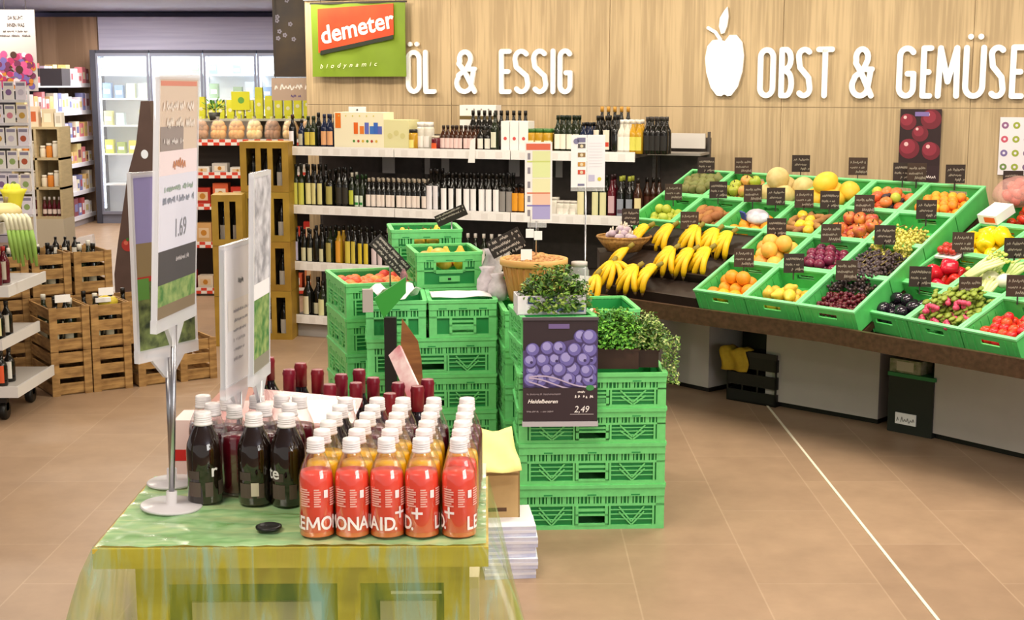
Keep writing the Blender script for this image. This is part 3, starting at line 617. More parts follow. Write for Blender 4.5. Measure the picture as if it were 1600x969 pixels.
for c in range(2):
    for i in range(4): sb.put(loc=(-4.25+.045+c*.2+i*.042, 12.06, .70), label='small red bottle in the lowest %s cubby, %s' % (['left', 'right'][c], nth(i)), group='red bottles in the cubby stand')
    for i in range(3):
        cc = ['#e5dcc4', '#d8842c', '#e9e2cf'][i]
        for k, z in enumerate((.95, 1.20)):
            mb = MB(); mb.lathe([(.024, 0), (.026, .01), (.026, .07+.02*i), (.02, .08+.02*i)], C(cc), 12); o = mb.build('preserve_jar', loc=(-4.25+.05+c*.2+i*.055, 12.07, z)); mb = MB(); mb.lathe([(.023, .08+.02*i), (.023, .10+.02*i)], C('#efe9d8'), 12); mb.build('lid', o)
            tag(o, 'small preserve jar in the %s %s cubby, %s' % (['middle', 'top'][k], ['left', 'right'][c], nth(i)), 'jar', 'jars in the cubby stand')
for i, (x, w, h, c) in enumerate([(.0, .10, .05, '#5a4a3a'), (.12, .09, .17, '#e6cdb4'), (.24, .10, .15, '#d9c9a8'), (.35, .06, .12, '#e6e0d4')]):
    mb = MB(); mb.box(0, 0, 0, w, .08, h, C(c)); rect(mb, w*.2, h*.25, w*.8, h*.75, -.001, C(['#d8d0c0', '#c8653a', '#e9e2c8', '#c8c0b0'][i])); tag(mb.build('gift_box', loc=(-4.24+x, 12.08, 1.46)), 'small %s on top of the pale cubby stand, %s' % (['dark box', 'orange-printed box', 'beige box', 'white box'][i], nth(i)), 'box')

# hanging poster far left
p0 = aty(-8, 118, 11.2); p1 = aty(53, 15, 11.2); w, h = p1.x-p0.x, p1.z-p0.z
t = thing('hanging_poster', 'tall hanging poster with dark words above pink and purple flowers', 'poster', (p0.x, 11.2, p0.z-.12)); h += .12
mb = MB(); mb.box(0, 0, 0, w, .01, h, C('#d3cbc9')); mb.build('poster_sheet', t)
mb = MB()
for i, s in enumerate(['DA BLÜHT', 'IHNEN WAS']): text_on(mb, s, w*.55, h*(.88-.09*i), h*.045, C('#322c30'), -.001, sx=.62, align='CENTER', bold=.04)
scrawl(mb, w*.25, w*.85, h*.72, h*.03, C('#3a3436'), -.001, 8); scrawl(mb, w*.12, w*.9, h*.665, h*.03, C('#3a3436'), -.001, 9)
mb.build('printed_words', t)
mb = MB(); spots(mb, .03, w-.03, .03, h*.46, 110, .026, ['#b93a6a', '#d85c94', '#7a3a5c', '#d88a3a', '#7a6ab0', '#51352e', '#c96a9a', '#efe0ea'], -.001, 4); mb.build('printed_flowers', t)
mb = MB(); mb.bar((w*.3, .005, h), (w*.3, .005, CEIL-p0.z+.12), .004, .004, DARK); mb.bar((w*.8, .005, h), (w*.8, .005, CEIL-p0.z+.12), .004, .004, DARK); mb.build('suspension_wire', t)

# seed packet rack
t = thing('seed_packet_rack', 'white wire rack of seed packets at the left edge', 'rack', (-3.80, 9.9, 0))
mb = MB()
for x in (0, .42): mb.bar((x, .05, 0), (x, .05, 1.78), .015, .015, C('#dcdce0'))
for z in (.9, 1.06, 1.22, 1.38, 1.54, 1.70): mb.bar((0, .04, z), (.42, .04, z), .012, .02, C('#dcdce0')); mb.bar((0, -.01, z), (.42, -.01, z), .008, .008, C('#dcdce0'))
mb.box(-.02, -.02, 0, .44, .18, .05, GREY); mb.build('rack_frame', t)
k = 0
for j, z in enumerate((.9, 1.06, 1.22, 1.38, 1.54, 1.70)):
    for i in range(5):
        c = rn.choice(['#f0ece8', '#ece6f0', '#e6dcd2', '#f3f0e6']); mb = MB(); mb.box(-.036, -.004, 0, .036, .004, .125, C(c)); q = rn.choice(['#b9583a', '#d98a9a', '#8a6a9a', '#c9a04a', '#97b06a', '#d0c8d8'])
        disc(mb, 0, .05, .022, -.0045, C(q), 10); rect(mb, -.03, .095, .03, .115, -.0045, C('#8f8aa0')); k += 1
        tag(mb.build('seed_packet', loc=(-3.76+i*.085, 9.91+.012, z+.01)), 'white seed packet with picture, rack row %d from below, %s' % (j+1, nth(i)), 'packet', 'seed packets in the white rack')

# ------------------------------------------------------------------ slanted brown tower display
p = aty(212, 440, 11.3); zt = aty(212, 158, 11.3).z
t = thing('tower_display', 'tall dark brown wedge-shaped cardboard tower with a round white hole', 'display', (p.x, 11.3, 0))
mb = MB(); BR = mat('tower_brown', '#5b4740', .6, noise=.15); b = 1.09
mb.prism([(-.17, 0), (.26, 0), (.24, .8), (.17, zt), (.10, zt), (.05, 1.35), (-.03, 1.09), (-.13, .55), (-.17, .3)], -.12, 0, BR, Matrix.Translation((0, 0, 0)) @ UPR); mb.build('tower_body', t)
mb = MB(); q = aty(226, 241, 11.3); disc(mb, q.x-p.x, q.z, .036, -.002, C('#eef6ff'), 18, .8); mb.build('round_hole', t)
mb = MB(); q = aty(200, 383, 11.3); disc(mb, q.x-p.x, q.z, .052, -.002, C('#a8332c'), 18); disc(mb, q.x-p.x-.015, q.z+.018, .018, -.003, C('#cf6a55'), 12); disc(mb, q.x-p.x, q.z+.045, .014, -.003, C('#3e6a2c'), 8); mb.build('tomato_picture', t)

# ------------------------------------------------------------------ bakery shelf with checkered rails
BX0 = -3.05; BY = 12.1
t = thing('bakery_shelf', 'bakery shelf with red and white checkered shelf edges', 'shelf', (BX0, BY, 0)); W = 1.45
mb = MB(); mb.box(0, .42, 0, W, .45, 1.33, C('#4a4038')); mb.box(0, .03, 0, W, .42, .06, C('#7d746c')); mb.build('back_panel', t)
CK = [C('#d9432c'), C('#f2e8e0')]
for z in (1.32, 1.04, .77, .44, .04):
    mb = MB(); mb.box(0, .01, z, W, .42, z+.02, C('#8b8078')); s = mb.build('shelf_board', t)
    mb = MB()
    for i in range(29):
        for j in range(2): rect(mb, i*.05, z-.02+.026*j, (i+1)*.05, z-.02+.026*(j+1), 0, CK[(i+j) % 2])
    mb.box(0, .001, z-.02, W, .01, z+.032, CK[1]); mb.build('checkered_rail', s)
BREAD = [mat('bread_crust', '#c98a3c', .6, color2='#e2b066', nscale=12), mat('bread_dark', '#8f5a32', .6, color2='#b4845a', nscale=12), mat('bread_pale', '#e0b465', .6, color2='#f0d9a4', nscale=14)]
rn = random.Random(5)
for i in range(9):
    x = BX0+.06+i*.155; m = BREAD[[0, 2, 1, 0, 0, 2, 1, 2, 0][i]]
    t = thing('bread_bag', 'clear bag of %s on top of the bakery shelf, %s' % (['golden rolls', 'pale rolls', 'dark bread', 'golden toast', 'golden rolls', 'pale toast', 'dark rolls', 'pale buns', 'golden bread'][i], nth(i)), 'bread', (x, BY+.10, 1.343), group='bagged breads on the bakery shelf')
    mb = MB()
    for a in range(3):
        for b in range(2): mb.ball((-.035+.035*a, .03*b, .045+.05*b), .042, m, 9, 6, (.8, 1.1, 1.0))
    for a in range(2): mb.ball((-.02+.04*a, .02, .13), .035, m, 9, 6)
    mb.build('bread_rolls', t)
    mb = MB(); mb.lathe([(.066, 0), (.072, .06), (.066, .12), (.045, .165), (.012, .185), (.024, .20)], mat('clear_bag', '#fff6e6', .15, alpha=.18), 12); mb.build('plastic_bag', t)
rn = random.Random(9)
for j, (z, cs) in enumerate([(1.06, ['#e9e2d8', '#d9a03a', '#efe9e2', '#cfc8c0']), (.79, ['#c9341f', '#d9442a', '#b82f1e', '#e0653a']), (.46, ['#c02a1c', '#e2c79a', '#d9a86a', '#c8402a']), (.06, ['#d07a4a', '#c9341f', '#e9d8c0', '#d8623a'])]):
    for i in range(9):
        w, h = .13, rn.uniform(.10, .22) if j else rn.uniform(.05, .09); c = cs[i % len(cs)]
        t = thing('rusk_pack', '%s package on bakery shelf tier %d from above, %s' % ({0: 'pale', 1: 'red', 2: 'red and tan', 3: 'rust and cream'}[j], j+1, nth(i)), 'package', (BX0+.07+i*.155, BY+.05, z), group='packages in the bakery shelf')
        mb = MB(); mb.box(-w/2, 0, 0, w/2, .12, h, C(c)); mb.build('pack_body', t)
        mb = MB(); rect(mb, -w*.35, h*.25, w*.35, h*.75, -.001, C('#f2e3cc' if i % 2 else '#e9c9a0')); disc(mb, 0, h*.5, min(w, h)*.2, -.002, C('#c8862f'), 10); mb.build('pack_label', t)
# bright yellow packs behind
t = thing('back_shelf', 'back shelf carrying bright yellow packages behind the breads', 'shelf', (-3.0, 13.2, 0))
mb = MB(); mb.box(0, 0, 1.48, 1.6, .3, 1.50, C('#c8c4ac')); mb.box(0, .3, 0, 1.6, .33, 1.52, C('#8a8474')); mb.box(0, 0, 0, .03, .3, 1.48, C('#8a8474')); mb.build('shelf_board', t)
for i in range(16):
    h = .20+.10*rn.random(); x = -2.9+.09*i
    if i < 6: h *= .7
    t = thing('yellow_bag', 'bright yellow bag behind the breads, %s' % nth(i), 'bag', (x, 13.3, 1.50), group='bright yellow bags')
    mb = MB(); mb.lathe([(.040, 0), (.050, .04), (.050, h*.75), (.047, h*.92), (.044, h)], mat('yellow_bag_film', '#ebe63c', .4, color2='#d3d63a', nscale=9), 4, Matrix.Rotation(pi/4, 4, 'Z'), smooth=False); mb.build('bag_body', t)
    mb = MB(); disc(mb, 0, h*.45, .018, -.037, C('#f6f2c0'), 10); mb.build('bag_label', t)
t = thing('yellow_notice', 'square yellow notice with green mark standing above the breads', 'sign', aty(362, 172, 13.25)); 
mb = MB(); mb.box(0, 0, 0, .17, .01, .17, C('#e6e22e')); mb.bar((.085, .02, 1.502-aty(362, 172, 13.25).z), (.085, .02, .02), .01, .01, GREY); mb.build('notice_card', t); mb = MB(); disc(mb, .09, .09, .03, -.001, C('#6fb04a'), 14); mb.build('green_mark', t)
# potted green seedlings between the bakery and the tower
t = thing('potted_plant', 'small potted green plant behind the tall price sign', 'plant', aty(345, 178, 12.35).to_3d() if False else (aty(335, 178, 12.6).x, 12.6, 1.50))
mb = MB(); mb.lathe([(.04, 0), (.055, .07)], C('#3b3a34'), 12); mb.build('pot', t)
mb = MB(); LG = mat('seedling_leaf', '#5f9c45', .5, vary=.1)
for k in range(60):
    a = rn.uniform(0, 2*pi); e = rn.uniform(.2, 1.3); L = rn.uniform(.06, .14); d = Vector((cos(a)*cos(e), sin(a)*cos(e), sin(e))); p = Vector((0, 0, .07))+d*L; s = d.cross(Vector((0, 0, 1))).normalized()*.012
    mb.add([p-d*.03, p+s, p+d*.02, p-s], [(0, 1, 2, 3)], LG)
mb.build('foliage', t)
mb = MB(); mb.box(-.5, -.02, 0, .3, .25, 1.49, C('#6f665c')); tag(mb.build('plant_counter', loc=(aty(335, 178, 12.6).x+.06, 12.62, 0)), 'grey-brown counter behind the bakery shelf', 'counter')

# ------------------------------------------------------------------ olive crates with wine
def olive_crate(w, h, d, nsl, nm):
    t = thing('wooden_bottle_crate', 'x', 'crate')
    mb = MB(); q = .016
    mb.box(0, 0, 0, w, d, q, OLIVE); mb.box(0, 0, h-q, w, d, h, OLIVE); mb.box(0, 0, q, q, d, h-q, OLIVE); mb.box(w-q, 0, q, w, d, h-q, OLIVE); mb.box(0, d-.01, q, w, d, h-q, mat('olive_dark', '#4a3c14', .7)); mb.build('crate_body', t)
    mb = MB(); fw = .045
    mb.box(0, -.012, 0, fw, 0, h, OLIVE); mb.box(w-fw, -.012, 0, w, 0, h, OLIVE); mb.box(fw, -.012, 0, w-fw, 0, fw, OLIVE); mb.box(fw, -.012, h-fw, w-fw, 0, h, OLIVE)
    for k in range(nsl): x = fw+(w-2*fw)*(k+1)/(nsl+1); mb.box(x-.018, -.012, fw, x+.018, 0, h-fw, OLIVE)
    mb.build('front_frame', t)
    return t
def wine_proto(name, label, cap, glass='dark'):
    return bottle(name, glass, label, cap, .285, .036, 'round', (.06, .42))
OCP = Proto(olive_crate(.345, .352, .24, 2, 'a')); OCQ = Proto(olive_crate(.21, .352, .24, 1, 'b'))
xb = aty(380, 400, 10.0).x
for k in range(4):
    OCP.put(loc=(xb, 10.0, k*.354), rz=R(-4), label='olive painted wooden crate of wine, %s of the tall right stack' % ['lowest', 'second from below', 'second from above', 'topmost'][k], group='olive wooden crates of the tall stack')
    for i in range(3): wine_proto('wine_bottle', '#e6ded2', '#1b1512').put(loc=(xb+.075+.098*i, 10.10-.007*i, k*.354+.016), label='white-labelled wine bottle in olive crate, level %d of the tall stack, %s' % (k+1, nth(i)), group='wine bottles in the tall olive stack')
xb = aty(333, 400, 9.72).x
for k in range(3):
    OCQ.put(loc=(xb, 9.72, k*.354), rz=R(5), label='narrow olive painted wooden crate, %s of the shorter left stack' % ['lowest', 'middle', 'topmost'][k], group='olive wooden crates of the short stack')
    for i in range(2): wine_proto('wine_bottle', '#e6ded2', '#1b1512').put(loc=(xb+.06+.09*i, 9.84, k*.354+.016), label='white-labelled wine bottle in olive crate, level %d of the short stack, %s' % (k+1, nth(i)), group='wine bottles in the short olive stack')
# ------------------------------------------------------------------ slatted brown crates, left
def slat_crate(w, d, h, m=CRATEW):
    t = thing('wooden_crate', 'x', 'crate'); q = .012; pw = .045
    for sy, nm in ((0, 'f'), (d-q, 'b')):
        mb = MB()
        for z in (.0, h*.36, h*.70): mb.box(0, sy, z+.008, w, sy+q, z+h*.27, m)
        for x in (0, w-pw): mb.box(x, sy-(q if sy == 0 else -q), .0, x+pw, sy+(0 if sy == 0 else 2*q), h, m)
        mb.build('end_panel', t)
    for sx in (0, w-q):
        mb = MB()
        for z in (.0, h*.36, h*.70): mb.box(sx, q, z+.008, sx+q, d-q, z+h*.27, m)
        mb.build('side_panel', t)
    mb = MB(); mb.box(q, q, 0, w-q, d-q, .01, m); mb.build('crate_floor', t)
    return t
SCP = Proto(slat_crate(.235, .42, .262))
ang = R(33); Ux = Vector((cos(ang), sin(ang), 0)); Ny = Vector((-sin(ang), cos(ang), 0)); O0 = Vector((-2.70, 8.09, 0))
lab = {(0, 0, 0): 'brown slatted crate at the left front corner, bottom layer', (1, 0, 0): 'brown slatted crate, second in the front bottom row', (2, 0, 0): 'brown slatted crate, third in the front bottom row', (3, 0, 0): 'brown slatted crate at the right end of the bottom row',
       (0, 0, 1): 'brown slatted crate at the left front corner, upper layer, holding bottles', (1, 0, 1): 'brown slatted crate, second in the upper row, with yellow fillings', (2, 0, 1): 'lighter brown slatted crate, upper row right, behind the green picture sign'}
offs = {(2, 0, 0): .03, (3, 0, 0): .05}
for (i, j, k), lb in lab.items():
    SCP.put(loc=O0+Ux*(.243*i+offs.get((i, j, k), 0))+Ny*(.03 if i > 1 and k == 1 else 0)+Vector((0, 0, .265*k)), rz=ang, label=lb, group='brown slatted crates')
for i, j, k, lb in [(-.9, 1, 0, 'rear row, leftmost, bottom'), (.15, 1, 0, 'rear row, middle, bottom'), (1.2, 1, 0, 'rear row, right, bottom'), (-.9, 1, 1, 'rear row, leftmost, middle layer'), (.15, 1, 1, 'rear row, middle, middle layer'), (1.2, 1, 1, 'rear row, right, middle layer'),
                    (-.9, 1, 2, 'rear row, leftmost, topmost'), (.15, 1, 2, 'rear row, middle, topmost, with dark bottles'), (1.2, 1, 2, 'rear row, right, topmost, with bottles in silver foil')]:
    SCP.put(loc=O0+Ux*(.243*i)+Ny*.47+Vector((0, 0, .265*k)), rz=ang, label='brown slatted crate, '+lb, group='brown slatted crates')
def cpos(i, j, du, dn, z): return O0+Ux*(.243*i+du)+Ny*(.47*j+dn)+Vector((0, 0, z))
pb = bottle('wine_bottle', 'dark', '#d9cfae', '#1a1612', .29, .036, 'round', (.1, .45)); pf = bottle('sparkling_bottle', 'green', '#d6cfb4', '#d9d4c6', .29, .038, 'round', (.1, .45))
k = 0
for (i, j, z) in [(0, 0, .275), (1, 0, .275), (2, 0, .275), (-.9, 1, .54), (.15, 1, .54), (1.2, 1, .54)]:
    for (du, dn) in [(.06, .07), (.15, .09), (.09, .20), (.17, .26), (.06, .33)]:
        (pf if k % 3 == 1 else pb).put(loc=cpos(i, j, du, dn, z), label='%s in %s, %s' % ('pale-foiled bottle' if k % 3 == 1 else 'dark wine bottle', {(0, 0): 'the left front upper crate', (1, 0): 'the second upper front crate', (2, 0): 'the right upper front crate', (-.9, 1): 'the leftmost rear top crate', (.15, 1): 'the middle rear top crate', (1.2, 1): 'the right rear top crate'}[(i, j)], nth(k % 5)), group='bottles in the brown crates'); k += 1
# lying bottle with yellow label and white cards
t = thing('wrapped_gift', 'yellow cellophane-wrapped gift lying in the second upper crate', 'gift', cpos(1, 0, .05, .05, .50), ang)
mb = MB(); mb.ball((.08, .05, .02), .055, mat('yellow_film', '#c9b23c', .25), 12, 8, (1.3, .9, .8)); mb.build('wrapped_body', t); mb = MB(); mb.box(.0, -.01, .03, .09, .02, .055, WHITE); mb.build('white_tag', t)
for i, (a, b, c) in enumerate([(0, .03, .55), (1, -.02, .58), (2, .06, .55)]):
    t = thing('price_slip', 'white price slip clipped on the brown crates, %s' % nth(i), 'card', cpos(a, 0, .05, b, c), ang); mb = MB(); mb.box(0, 0, 0, .09, .003, .045, WHITE); mb.build('card_sheet', t)
t = thing('black_tray', 'flat black tray with three small dark bottles behind the brown crates', 'tray', aty(98, 402, 8.75)); mb = MB(); mb.box(-.12, 0, -.03, .2, .2, 0, BLACK); mb.build('tray_body', t)
for i in range(3): bottle('small_bottle', 'dark', '#dcd6c8', '#17130f', .13, .022, 'round', (.2, .5)).put(loc=aty(88+15*i, 402, 8.85)+Vector((0, 0, .001)), label='small dark bottle on the black tray, %s' % nth(i), group='small bottles on the black tray')
t = thing('clear_box', 'clear empty acrylic box behind the brown crates', 'box', aty(108, 400, 9.1)+Vector((0, 0, -.04)), R(10)); mb = MB(); mb.prism([(0, 0), (.17, 0), (.15, .17), (.05, .15)], -.12, 0, mat('frosted_acrylic', '#e6e2e4', .2, alpha=.55), UPR); mb.build('box_body', t)

# ------------------------------------------------------------------ near rack at the left edge
t = thing('wheeled_rack', 'grey shelf unit on castors cut off by the left edge', 'shelf', (-3.3, 7.45, 0)); RK = C('#b9b4ae', .4)
for z in (.19, .45, .74, 1.06):
    mb = MB(); d = {.19: .62, .45: .55, .74: .60, 1.06: .52}[z]; mb.box(0, 0, z-.02, d, .6, z, RK); mb.box(d, 0, z-.05, d+.012, .6, z+.01, C('#dcdad8', .3)); mb.box(0, -.012, z-.05, d+.012, 0, z+.01, C('#dcdad8', .3)); mb.build('shelf_board', t)
mb = MB(); mb.box(0, 0, .12, .03, .6, 1.3, RK); mb.build('back_panel', t)
for y in (.08, .5):
    mb = MB(); mb.lathe([(.045, -.02), (.05, -.01), (.05, .01), (.045, .02)], BLACK, 14, Matrix.Translation((.52, y, .05)) @ Matrix.Rotation(pi/2, 4, 'Y')); mb.box(.50, y-.02, .05, .54, y+.02, .14, DARK); mb.build('castor', t)
k = 0
for z, cs in [(.19, [('dark', '#d9552a'), ('dark', '#e9e4da')]), (.45, [('dark', '#d8cf9a'), ('dark', '#cfc8b8')]), (.74, [('red', '#5c9a4a'), ('red', '#c9bca8')])]:
    for i in range(5):
        for j in range(2):
            gl, lb = cs[(i+j) % 2]; hh = .19 if z < .5 else .2
            bottle('juice_bottle', gl, lb, '#26211c' if z < .7 else '#b8312c', hh, .032, 'round', (.1, .6)).put(loc=(-3.3+.10+.105*i, 7.52+.12*j, z+.001), label='%s bottle on the wheeled rack, %s shelf, %s row, %s' % ({'dark': 'dark', 'red': 'red'}[gl], {.19: 'lowest', .45: 'second', .74: 'third'}[z], ['front', 'rear'][j], nth(i)), group='bottles on the wheeled rack'); k += 1
p = aty(33, 345, 7.6)
t = thing('leek_bundle', 'bundle of white and green leeks hanging over the left rack', 'leek', (p.x-.02, 7.6, 1.08)); t.scale = (.68, .68, .85); LK = [mat('leek_white', '#e3e0c0', .5, noise=.1), mat('leek_green', '#8fb552', .5, noise=.2)]
for i in range(6):
    x = -.10+.035*i; mb = MB(); mb.tube([(x-.05, .02, .02), (x, -.02, .035), (x+.03, -.05, .02), (x+.05, -.06, -.05)], [.020, .020, .019, .019], LK[0], 8)
    mb.tube([(x+.05, -.06, -.05), (x+.065, -.065, -.13), (x+.08, -.06, -.24-.02*(i % 3))], [.019, .024, .012], LK[1], 8); mb.build('leek_stalk', t)
t = thing('pumpkin', 'pale yellow ribbed pumpkin at the left edge on top of the rack', 'pumpkin', (aty(8, 325, 7.75).x, 7.75, 1.061))
mb = MB(); mb.ball((0, 0, .055), .09, mat('pale_pumpkin', '#dcc98c', .5, noise=.1), 20, 10, (1, 1, .62), wob=lambda a, z: 1+.05*cos(8*a)); mb.build('pumpkin_body', t); mb = MB(); mb.tube([(0, 0, .10), (.01, 0, .14)], .012, C('#8a7a4a'), 8); mb.build('stem', t)
t = thing('yellow_tulip_pot', 'bright yellow paper-wrapped pot standing behind the pale pumpkin', 'pot', (aty(20, 312, 7.95).x, 7.95, 1.061))
mb = MB(); mb.lathe([(.03, 0), (.045, .08), (.06, .14), (.075, .17)], mat('lemon_paper', '#e6de3c', .5, noise=.08), 9, wob=lambda a, z: 1+.15*cos(3*a)*(z/.17)); mb.build('paper_wrap', t)
mb = MB()
for k in range(7): a = k*.9; mb.ball((.03*cos(a), .03*sin(a), .17), .025, C('#efe84a'), 8, 6, (.8, .8, 1.2))
mb.build('blossom', t)

# ------------------------------------------------------------------ produce display
WU, WL = .342, .32
def blk(o, a, s):
    U = Vector((cos(a), -sin(a), 0)); N = Vector((sin(a)*cos(s), cos(a)*cos(s), sin(s))); Wn = U.cross(N)
    return Matrix((U, N, Wn)).transposed().to_4x4(), Matrix.Translation(o) @ Matrix((U, N, Wn)).transposed().to_4x4()
_, B1 = blk(Vector((.969, 7.466, .722)), .845, .449)
_, B2 = blk(Vector((1.705, 6.873, .711)), 1.055, .438)
WU2, WL2 = .328, .307
def on_blk(B, px, py, lift=0):       # where a picture point meets the plane of the tray rims, in tray-plane metres
    Bi = B.inverted(); ro = Bi @ Vector((0, 0, CAM_Z)); rd = Bi.to_3x3() @ ray(px, py); k = (lift-ro.z)/rd.z; q = ro+rd*k; return q
BRN = mat('dark_brown_laminate', '#4b3325', .4, color2='#3a2619', nscale=6, nstretch=(1, 8, 8)); PANEL = mat('grey_beige_panel', '#b5aca5', .45, noise=.04)
t = thing('produce_counter', 'long angled counter with dark brown edge board and grey panels', 'counter')
edge = [atz(925, 459, .64), atz(1078, 481, .64), atz(1291, 509, .64), atz(1346, 518.5, .64), atz(1488, 543, .64), atz(1640, 569, .64)]
mb = MB()
for a, b in zip(edge, edge[1:]): mb.bar((a.x, a.y, .60), (b.x, b.y, .60), .03, .085, BRN)
mb.build('edge_board', t)
back = [Vector((.85, 8.75, 0)), Vector((1.8, 8.5, 0)), Vector((2.6, 7.6, 0)), Vector((3.4, 6.6, 0))]
mb = MB(); pl = [(p.x, p.y) for p in edge]+[(3.6, 6.2), (2.7, 7.7), (1.9, 8.75), (.9, 8.9)]
mb.prism(pl, .575, .60, BRN); mb.build('counter_base', t)
def deck(B, u0, u1, v0, v1, wu, wl, z0=-.155, z1=-.125, nm='sloped_deck', m=BRN):
    mb = MB(); mb.box(u0*wu, v0*wl, z0, u1*wu, v1*wl, z1, m, B); return mb.build(nm, t)
deck(B1, -3, 3, 2, 4, WU, WL); deck(B1, 0, 3, 0, 2, WU, WL); deck(B2, 0, 4, 0, 4, WU2, WL2)
for (B, pts) in [(B1, [(-3*WU, 3.9*WL), (0, 3.9*WL), (2.9*WU, 3.9*WL), (-2.9*WU, 2.1*WL)]), (B2, [(3.9*WU2, 3.8*WL2), (.1+WU2, 3.8*WL2)])]:
    for (u, v) in pts:
        q = B @ Vector((u, v, -.16)); mb = MB(); mb.box(q.x-.02, q.y-.02, 0, q.x+.02, q.y+.02, q.z, BRN); mb.build('rear_leg', t)
def panel(a, b, nm):
    a = Vector((*a, 0)); b = Vector((*b, 0)); d = (b-a).normalized(); n = Vector((-d.y, d.x, 0)); 
    if n.y < 0: n = -n
    M = Matrix.Translation(a) @ Matrix((d, n, Vector((0, 0, 1)))).transposed().to_4x4(); L = (b-a).length
    tt = thing('base_cabinet', nm, 'cabinet', M=M)
    mb = MB(); mb.box(0, 0, .03, L, .35, .57, PANEL); mb.build('cabinet_body', tt); mb = MB(); mb.box(.01, .02, 0, L-.01, .34, .03, BLACK); mb.build('plinth', tt)
panel((.74, 8.70), (1.167, 8.20), 'grey panel cabinet under the bananas, left of the black crate')
panel((1.45, 7.89), (1.97, 7.40), 'wide grey panel cabinet under the middle of the fruit display')
panel((2.174, 7.106), (2.68, 6.45), 'wide grey panel cabinet at the right edge under the vegetables')
mb = MB()
for a, b in [((1.35, 8.45), (1.75, 8.1)), ((2.2, 7.72), (2.5, 7.35))]: mb.bar((*a, .28), (*b, .28), .02, .56, BLACK)
mb.build('dark_backing', t)
# banana steps
mb = MB(); STEP = mat('black_step', '#2c2019', .5)
mb.box(-2.0*WU, .00*WL, -.18, 0, .62*WL, -.09, STEP, B1); mb.box(-2.2*WU, .62*WL, -.16, 0, 1.3*WL, -.06, STEP, B1); mb.box(-2.4*WU, 1.3*WL, -.15, 0, 1.98*WL, -.03, STEP, B1)
for v in (.0, .62, 1.3): mb.box(-2.0*WU, v*WL, -.09, 0, v*WL+.012, -.05+.02*v, STEP, B1)
mb.build('banana_step', t)

def tray(wu, wl, D=.115):
    t = thing('produce_tray', 'x', 'crate'); q = .009; w = wu-.008; d = wl-.008; x0, y0 = .004, .004
    mb = MB()
    mb.box(x0, y0, -D, x0+w, y0+d, -D+.006, TRAYG)
    hw = .055                                              # front and rear walls with a hand slot
    for y in (y0, y0+d-q):
        mb.box(x0, y, -D, x0+w/2-hw, y+q, 0, TRAYG); mb.box(x0+w/2+hw, y, -D, x0+w, y+q, 0, TRAYG)
        mb.box(x0+w/2-hw, y, -D, x0+w/2+hw, y+q, -.055, TRAYG); mb.box(x0+w/2-hw, y, -.030, x0+w/2+hw, y+q, 0, TRAYG)
    for x in (x0, x0+w-q): mb.box(x, y0+q, -D, x+q, y0+d-q, 0, TRAYG)
    for k in range(7):                                     # ribs outside front wall
        x = x0+w*(k+.5)/7
        if abs(x-x0-w/2) > hw+.006: mb.box(x-.003, y0-.004, -D, x+.003, y0, -.016, TRAYG)
    for k in range(6):
        y = y0+d*(k+.5)/6
        for x in (x0+q, x0+w-q-.003): mb.box(x, y-.004, -D+.02, x+.003, y+.004, -.02, TRAYG)
    mb.build('tray_body', t)
    mb = MB(); L = .014; TRAYG_ = TRAYG; RIMG = mat('tray_rim_lit_plastic', '#78d68a', .35)  # lighter green paints the light caught by the rim into its colour
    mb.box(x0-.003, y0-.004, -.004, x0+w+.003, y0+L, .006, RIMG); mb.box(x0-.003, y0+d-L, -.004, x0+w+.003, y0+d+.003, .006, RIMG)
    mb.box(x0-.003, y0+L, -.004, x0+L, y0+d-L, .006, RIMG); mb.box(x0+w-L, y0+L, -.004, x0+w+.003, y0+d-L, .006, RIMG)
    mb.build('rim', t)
    return t
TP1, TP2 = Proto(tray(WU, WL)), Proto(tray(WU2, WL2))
def fruit_proto(name, r, m, sc=(1, 1, 1), stem=None, n=12, k=8, wob=None, prof=None, extra=None):
    mb = MB()
    if prof: mb.lathe([(max(a*r, 1e-4), b*r) for a, b in prof], m, n, wob=wob)
    else: mb.ball((0, 0, 0), r, m, n, k, sc, wob=wob)
    o = mb.build(name)
    if stem:
        mb = MB(); mb.tube([(0, 0, r*sc[2]*.80), (r*.06, 0, r*sc[2]*.80+r*.42)], r*.09, C(stem), 5); mb.build('stem', o)
    if extra: extra(o)
    return Proto(o)
APPLE = [(.0, -.78), (.30, -.88), (.62, -.76), (.90, -.35), (1.0, .10), (.93, .52), (.70, .80), (.40, .86), (.15, .74), (.0, .62)]
PEAR = [(.0, -.95), (.45, -.92), (.85, -.62), (.98, -.15), (.85, .30), (.55, .72), (.38, 1.1), (.28, 1.3), (.0, 1.38)]
def calyx(col): 
    def f(o):
        r = max(v.co.z for v in o.data.vertices); mb = MB()
        for k in range(5): a = 2*pi*k/5; mb.add([(0, 0, r*1.0), (r*.35*cos(a-.4), r*.35*sin(a-.4), r*.97), (r*.6*cos(a), r*.6*sin(a), r*.86), (r*.35*cos(a+.4), r*.35*sin(a+.4), r*.97)], [(0, 1, 2, 3)], C(col))
        mb.build('calyx', o)
    return f
def grapebunch(name, m, r, n, seed, L=.15):
    rn = random.Random(seed); mb = MB()
    for k in range(n):
        f = k/n; w = .045*(1-f*.6); a = rn.uniform(0, 2*pi); mb.ball((rn.uniform(-1, 1)*w, -L*f+rn.uniform(-.01, .01), abs(rn.uniform(-.2, 1))*.03), r*rn.uniform(.85, 1.1), m, 7, 5)
    o = mb.build(name); mb = MB(); mb.tube([(0, .03, .02), (.01, 0, .03), (0, -.04, .03)], .003, C('#7a6a34'), 5); mb.build('stem', o); return Proto(o)
V_ = .10
